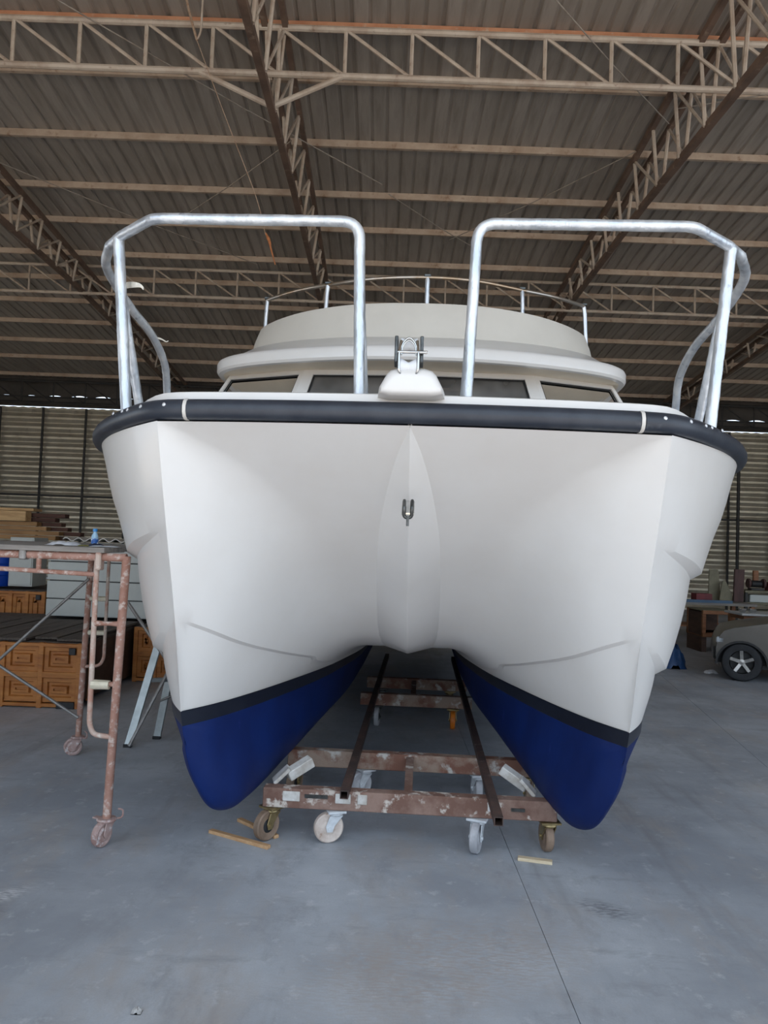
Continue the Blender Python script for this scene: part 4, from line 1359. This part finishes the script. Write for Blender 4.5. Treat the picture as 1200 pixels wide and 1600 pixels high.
# big pale box of four stacked panels
wb = tag(empty('panel_box', (-2.85, 8.72, 0.60)), 'large pale grey box of stacked panels standing on the crates', 'box')
zc_ = 0.012
for k, hh in enumerate((0.20, 0.205, 0.215, 0.225)):
    MB().box((0, 0.25, zc_ + hh / 2), (1.86, 0.50, hh - 0.012)).build('panel', 'white_panel', wb, bevel=0.004)
    zc_ += hh
MB().box((0, 0.25, zc_ / 2), (1.82, 0.46, zc_ - 0.02)).build('core', 'gasket', wb)
# corrugated sheet on top of it
rows = []
for y_ in (8.70, 9.25):
    rows.append([(-3.62 + i * 0.02, y_, 1.482 + 0.018 * math.sin(i * 0.02 * 2 * math.pi / 0.14)) for i in range(82)])
cs = MB().grid(rows)
nn = len(cs.v)
cs.grid([[(p[0], p[1], p[2] + 0.012) for p in r] for r in rows])
cs.grid([rows[0], [(p[0], p[1], p[2] + 0.012) for p in rows[0]]])
tag(cs.build('corrugated_sheet', 'sheet_pale', smooth=50), 'pale corrugated sheet lying on top of the panel box', 'sheet')
# small white box and drum
sw = tag(empty('small_cabinet', (-4.5, 9.6, 0.86)), 'small pale cabinet standing on the farther crate', 'cabinet')
MB().box((0, 0.2, 0.315), (0.30, 0.40, 0.61)).build('cabinet_body', 'white_panel', sw, bevel=0.006)
MB().box((0, -0.004, 0.315), (0.27, 0.012, 0.57)).build('cabinet_door', 'white_panel', sw, bevel=0.003)
dr = tag(empty('blue_drum', (-4.87, 9.75, 0.86)), 'bright blue plastic drum at the left edge on the farther crate', 'drum')
MB().lathe([(0.0, 0), (0.19, 0.0), (0.205, 0.02), (0.205, 0.13), (0.215, 0.14), (0.205, 0.15), (0.205, 0.27), (0.215, 0.28), (0.205, 0.29), (0.2, 0.38), (0.17, 0.40), (0.0, 0.405)], 26).build('drum_body', 'drum_blue', dr, smooth=40)
MB().lathe([(0.0, 0.425), (0.035, 0.422), (0.035, 0.40), (0.0, 0.4)], 14, (0.08, 0, 0)).build('bung', 'drum_blue', dr, smooth=30)
# lumber rack with planks
rk = tag(empty('lumber_rack', (-6.2, 12.3, 0)), 'dark steel rack holding the planks at the far left', 'rack')
for x_ in (-1.0, 0.55):
    MB().box((x_, 0.4, 0.71), (0.07, 0.07, 1.42)).build('rack_post', 'dark_steel', rk)
    MB().box((x_, 0.0, 1.40), (0.07, 0.9, 0.06)).build('rack_arm', 'dark_steel', rk)
    MB().box((x_, 0.0, 0.8), (0.07, 0.9, 0.06)).build('rack_arm', 'dark_steel', rk)
    MB().box((x_, 0.1, 0.02), (0.12, 1.0, 0.04)).build('rack_foot', 'dark_steel', rk)
MB().box((-0.2, -0.1, 0.845), (2.6, 0.5, 0.03)).build('shelf_board', 'table_white', rk)
planks = [(-5.05, 11.95, 1.465, 'lumber_mid', 'tan plank lowest in the rack'), (-4.98, 12.14, 1.465, 'lumber_brown', 'brown plank lowest in the rack at the back'),
          (-5.0, 11.95, 1.535, 'lumber_mid', 'tan plank second from the bottom of the rack'), (-4.75, 12.14, 1.535, 'lumber_brown', 'brown plank reaching farthest right from the rack'),
          (-5.2, 11.95, 1.605, 'lumber_mid', 'tan plank in the middle of the rack'), (-4.95, 12.14, 1.605, 'lumber_brown', 'brown plank in the middle of the rack'),
          (-5.35, 11.95, 1.675, 'lumber_mid', 'tan plank under the pale beam'), (-5.05, 12.14, 1.675, 'lumber_brown', 'brown plank beside the pale beam'),
          (-5.15, 12.14, 1.745, 'lumber_brown', 'brown plank second from the top of the rack'), (-5.0, 12.14, 1.815, 'lumber_brown', 'topmost brown plank of the rack')]
for xe, y_, z_, m_, lab in planks:
    o = MB().box((xe - 1.1, y_, z_), (2.2, 0.17, 0.062)).build('lumber_plank', m_, bevel=0.004)
    tag(o, lab, 'plank', 'planks on the rack')
tag(MB().box((-6.6, 11.9, 1.79), (2.2, 0.2, 0.155)).build('lumber_beam', 'lumber_tan', bevel=0.006), 'thick pale beam lying on the planks at the left edge', 'beam')
tag(MB().box((-6.45, 12.1, 1.895), (2.0, 0.3, 0.04)).build('lumber_board', 'lumber_tan', bevel=0.004), 'pale flat board on top of the thick beam', 'board')
# low table behind the ladder
tb_ = tag(empty('low_table', (-2.45, 9.55, 0)), 'low pale table behind the ladder with a white box on it', 'table')
MB().box((0, 0, 0.735), (1.1, 0.4, 0.03)).build('table_top', 'table_white', tb_, bevel=0.004)
for x_ in (-0.5, 0.5):
    for y_ in (-0.16, 0.16):
        MB().box((x_, y_, 0.36), (0.045, 0.045, 0.72)).build('leg', 'dark_steel', tb_)
tag(MB().box((-2.72, 9.45, 0.777), (0.14, 0.12, 0.05)).build('white_carton', 'table_white', bevel=0.006), 'small white carton on the low table', 'carton')

# ================================================================== RIGHT BACKGROUND
car = tag(empty('parked_car', (4.27, 9.80, 0), -0.42), 'dusty dark grey-brown car parked nose-left at the right edge', 'car')
def arch(cx, r, a0=0.0, n=14):
    return [(cx + r * math.cos(math.pi * k / n), 0.20 + r * math.sin(math.pi * k / n)) for k in range(n + 1)]
WX, WX2, WR = 0.30, 2.45, 0.24
top = [(0.03, 0.17), (0.0, 0.30), (0.0, 0.40), (0.025, 0.50), (0.05, 0.56), (0.09, 0.615), (0.20, 0.66), (0.60, 0.745), (1.00, 0.80), (1.02, 0.82), (3.05, 0.82), (3.10, 0.70), (3.10, 0.30), (3.05, 0.18)]
bot = list(arch(WX2, 0.285)) + list(arch(WX, 0.285))
poly = top + bot
b = MB().prism(poly, 0.0, 0.03, axis='y')
b.build('near_side', 'car_paint', car)
b = MB().prism(poly, 1.27, 1.30, axis='y').build('far_side', 'car_paint', car)
# outer skin: hood, nose, bed, between the sides
rows = [[(x_, 0.02, z_), (x_ - 0.05 * (1 if x_ < 0.2 else 0), 0.25, z_ + 0.02), (x_ - 0.07 * (1 if x_ < 0.2 else 0), 0.65, z_ + 0.03), (x_ - 0.05 * (1 if x_ < 0.2 else 0), 1.05, z_ + 0.02), (x_, 1.28, z_)] for x_, z_ in top]
MB().grid(rows).build('hood_and_nose', 'car_paint', car, smooth=40)
cabp = [(0.98, 0.81), (1.38, 1.16), (1.55, 1.20), (2.05, 1.20), (2.22, 1.14), (2.35, 0.81)]
MB().prism(cabp, 0.06, 1.24, axis='y').build('cabin', 'car_paint', car, bevel=0.02)
MB().prism([(1.16, 0.85), (1.42, 1.12), (1.66, 1.14), (1.66, 0.85)], 0.045, 0.065, axis='y').build('side_window', 'dark_glass', car)
MB().prism([(1.72, 0.85), (1.72, 1.14), (2.03, 1.14), (2.2, 0.85)], 0.045, 0.065, axis='y').build('side_window', 'dark_glass', car)
MB().box((1.6, 0.65, 0.19), (2.9, 1.15, 0.05)).build('underbody', 'car_trim', car)
MB().box((0.0, 0.65, 0.33), (0.06, 1.2, 0.16)).build('bumper', 'car_trim', car, bevel=0.015)
MB().box((0.05, 0.06, 0.50), (0.10, 0.12, 0.08)).build('headlamp', 'headlamp', car, bevel=0.015)
for cx in (WX, WX2):
    b = MB()
    rows = [[(x_, -0.012, z_), (x_, 0.04, z_), ] for x_, z_ in arch(cx, 0.283)]
    rows2 = [[(x_, -0.012, z_), (cx + (x_ - cx) * 1.09, -0.012, 0.20 + (z_ - 0.20) * 1.09), (cx + (x_ - cx) * 1.09, 0.0, 0.20 + (z_ - 0.20) * 1.09)] for x_, z_ in arch(cx, 0.283)]
    MB().grid(rows).grid(rows2).build('wheel_arch_trim', 'car_trim', car, smooth=50)
    MB().prism(arch(cx, 0.28), 0.16, 0.20, axis='y').build('arch_liner', 'car_trim', car)
    for yy, side in ((0.09, -1), (1.21, 1)):
        w = MB().lathe([(0.145, -0.075), (0.20, -0.085), (0.225, -0.078), (0.24, -0.05), (0.24, 0.05), (0.225, 0.078), (0.20, 0.085), (0.145, 0.075)], 36, (cx, yy, 0.24), 'y', cap=False).build('wheel', 'tyre', car, smooth=40)
        ys_ = yy + side * 0.055
        MB().lathe([(0.152, -0.055), (0.150, 0.0), (0.135, 0.03), (0.135, 0.055)] if side > 0 else [(0.135, -0.055), (0.135, -0.03), (0.150, 0.0), (0.152, 0.055)], 36, (cx, yy + side * 0.03, 0.24), 'y', cap=False).build('rim', 'alloy', w, smooth=40)
        MB().lathe([(0.0, -0.004), (0.15, -0.004), (0.15, 0.004), (0.0, 0.004)], 24, (cx, yy - side * 0.0, 0.24), 'y').build('brake_disc', 'black_hub', w)
        for k in range(5):
            an = 2 * math.pi * k / 5 + 0.35
            d_ = Vector((math.cos(an), 0, math.sin(an)))
            MB().bar(Vector((cx, ys_, 0.24)) + d_ * 0.02, Vector((cx, ys_ + side * 0.01, 0.24)) + d_ * 0.145, 0.045, 0.02, up=(0, 1, 0)).build('spoke', 'alloy', w, bevel=0.004)
        MB().lathe([(0.0, -0.015), (0.035, -0.012), (0.04, 0.012), (0.0, 0.015)], 18, (cx, ys_, 0.24), 'y').build('hub_cap', 'alloy', w, smooth=40)
MB().prism([(0.66, 0.24), (0.655, 0.735), (0.66, 0.735), (0.665, 0.24)], -0.003, 0.0, axis='y').build('panel_gap', 'car_trim', car)
MB().box((1.9, -0.005, 0.27), (2.4, 0.02, 0.04)).build('sill_trim', 'car_trim', car)

# open wooden frame crate
fc = tag(empty('open_crate', (5.45, 12.5, 0)), 'orange-brown open-fronted wooden crate beside the car', 'crate')
for x_, w_ in ((-0.21, 0.06), (0.25, 0.06)):
    MB().box((x_, 0, 0.45), (w_, 0.05, 0.42)).build('upright', 'frame_wood', fc, bevel=0.004)
    MB().box((x_, 0.6, 0.45), (w_, 0.05, 0.42)).build('upright', 'frame_wood', fc, bevel=0.004)
for z_ in (0.28, 0.645):
    MB().box((0.02, -0.01, z_), (0.52, 0.06, 0.06)).build('rail', 'frame_wood', fc, bevel=0.004)
    MB().box((0.02, 0.6, z_), (0.52, 0.06, 0.06)).build('rail', 'frame_wood', fc, bevel=0.004)
MB().box((0.02, 0.3, 0.255), (0.5, 0.66, 0.02)).build('floor_board', 'frame_wood', fc)
MB().box((0.02, 0.3, 0.67), (0.5, 0.66, 0.02)).build('lid_board', 'board_olive', fc)
MB().box((0.02, 0.58, 0.45), (0.48, 0.02, 0.38)).build('back_board', 'crate_dark', fc)
MB().box((-0.22, 0.3, 0.45), (0.02, 0.56, 0.38)).build('side_board', 'crate_dark', fc)
for x_ in (-0.2, 0.24):
    MB().box((x_, 0.3, 0.125), (0.08, 0.6, 0.25)).build('bearer', 'crate_dark', fc)
# workbench behind with boards on it
wbn = tag(empty('workbench', (6.2, 14.2, 0)), 'long low workbench with a blue edge against the back right wall', 'workbench')
MB().box((-0.29, 0, 0.70), (1.62, 0.9, 0.05)).build('bench_top', 'plank_grey', wbn, bevel=0.005)
MB().box((-0.5, -0.44, 0.745), (1.15, 0.03, 0.05)).build('blue_edge', 'board_blue', wbn)
MB().box((-0.29, 0.1, 0.28), (1.5, 0.6, 0.03)).build('lower_shelf', 'frame_wood', wbn)
for x_ in (-1.04, 0.46):
    for y_ in (-0.38, 0.38):
        MB().box((x_, y_, 0.34), (0.07, 0.07, 0.68)).build('leg', 'frame_wood', wbn)
def lean(name, x_, y_, z_, w_, h_, m_, lab, cat, tilt, taper=0.0, th=0.03):
    b = MB().prism([(-w_ / 2, 0), (w_ / 2, 0), (w_ / 2 - taper, h_), (-w_ / 2 + taper * 0.2, h_)], -th / 2, th / 2, axis='y')
    o = b.build(name, m_, bevel=0.003)
    o.location = (x_, y_, z_)
    o.rotation_euler = (0, tilt, 0)
    tag(o, lab, cat)
lean('leaning_board', 6.25, 14.45, 0.7285, 0.24, 0.58, 'board_olive', 'olive board standing on the workbench next to the hull', 'board', 0.0, 0.06)
lean('leaning_board', 6.42, 14.30, 0.737, 0.30, 0.36, 'board_olive', 'pale low triangular board leaning on the workbench', 'board', 0.05, 0.2)
lean('leaning_plank', 6.60, 14.25, 0.7285, 0.18, 0.60, 'board_maroon', 'dark maroon plank standing upright on the workbench', 'plank', 0.03, 0.0, 0.05)
lean('tool_case', 5.95, 14.3, 0.7285, 0.30, 0.13, 'junk_red', 'dark red case lying at the near end of the workbench', 'case', 0.0, 0.01, 0.25)
# white table with jars
wt = tag(empty('side_table', (5.85, 11.6, 0)), 'white-topped table just above the car bonnet', 'table')
MB().box((0.1, 0, 0.715), (1.3, 0.6, 0.03)).build('table_top', 'table_white', wt, bevel=0.004)
MB().box((0.1, 0, 0.67), (1.2, 0.5, 0.06)).build('apron', 'frame_wood', wt)
for x_ in (-0.48, 0.68):
    for y_ in (-0.24, 0.24):
        MB().box((x_, y_, 0.34), (0.05, 0.05, 0.68)).build('leg', 'frame_wood', wt)
for k, (x_, lab) in enumerate(((5.40, 'left small steel bowl on the white-topped table'), (5.55, 'right small steel bowl on the white-topped table'))):
    o = MB().lathe([(0.0, 0.0), (0.03, 0.0), (0.055, 0.03), (0.06, 0.06), (0.055, 0.06), (0.04, 0.02), (0.0, 0.012)], 20).build('steel_bowl', 'stainless', smooth=50)
    o.location = (x_, 11.5, 0.73)
    tag(o, lab, 'bowl')
# shelf unit far right
sh = tag(empty('shelf_unit', (7.48, 14.6, 0)), 'dark cluttered shelf unit at the far right', 'shelf')
for z_ in (0.55, 0.70, 0.92):
    MB().box((0, 0, z_), (1.4, 0.5, 0.04)).build('shelf_board', 'board_olive', sh, bevel=0.003)
for x_ in (-0.66, 0.66):
    for y_ in (-0.2, 0.2):
        MB().box((x_, y_, 0.47), (0.05, 0.05, 0.94)).build('post', 'dark_steel', sh)
def oddbox(name, c, s_, m_, lab, cat):
    tag(MB().box(c, s_).build(name, m_, bevel=0.008), lab, cat)
tl_ = tag(empty('bench_grinder', (7.05, 14.5, 0.942)), 'brown bench grinder on top of the shelf unit', 'grinder')
MB().box((0, 0, 0.02), (0.24, 0.16, 0.04)).build('foot', 'dark_steel', tl_, bevel=0.005)
MB().lathe([(0.05, -0.1), (0.065, -0.09), (0.065, 0.09), (0.05, 0.1)], 18, (0, 0, 0.12), 'x').build('motor', 'car_trim', tl_, smooth=40)
MB().lathe([(0.085, -0.02), (0.09, 0), (0.085, 0.02)], 22, (-0.14, 0, 0.13), 'x').build('wheel_guard', 'board_maroon', tl_, smooth=40)
MB().lathe([(0.085, -0.02), (0.09, 0), (0.085, 0.02)], 22, (0.14, 0, 0.13), 'x').build('wheel_guard', 'board_maroon', tl_, smooth=40)
MB().box((0, 0.02, 0.27), (0.1, 0.06, 0.2)).build('stand', 'frame_wood', tl_, bevel=0.01)
oddbox('red_tin', (7.36, 14.5, 1.022), (0.2, 0.2, 0.16), 'junk_red', 'dark red tin on top of the shelf unit', 'tin')
oddbox('grey_carton', (7.08, 14.52, 0.792), (0.4, 0.3, 0.14), 'white_panel', 'grey carton on the middle of the shelf unit', 'carton')
# slim pole in front of the wall
po = tag(empty('steel_pole', (9.92, 21.5, 0)), 'slim dark pole standing against the back wall at right', 'pole')
MB().tube([(0, 0, 0.03), (0, 0, 4.3)], 0.045, 10).build('shaft', 'dark_steel', po, smooth=50)
MB().lathe([(0.14, 0.0), (0.14, 0.02), (0.06, 0.05)], 16).build('base', 'dark_steel', po, smooth=40)
# blue tarp bundle
crumple('blue_tarp', (4.05, 10.7, 0.0), 0.17, 0.16, 0.36, 'tarp_blue', 'crumpled blue tarpaulin bundle on the floor behind the right hull', 'tarpaulin', 8)
crumple('white_rag', (4.42, 10.30, 0.0), 0.09, 0.07, 0.05, 'white_film', 'small white rag on the floor by the blue tarpaulin', 'rag', 9)
# crumpled scrap near the camera
crumple('paper_scrap', (-0.75, 2.58, 0.0), 0.016, 0.012, 0.02, 'pebble', 'small pale crumpled scrap on the floor near the camera', 'scrap', 10)
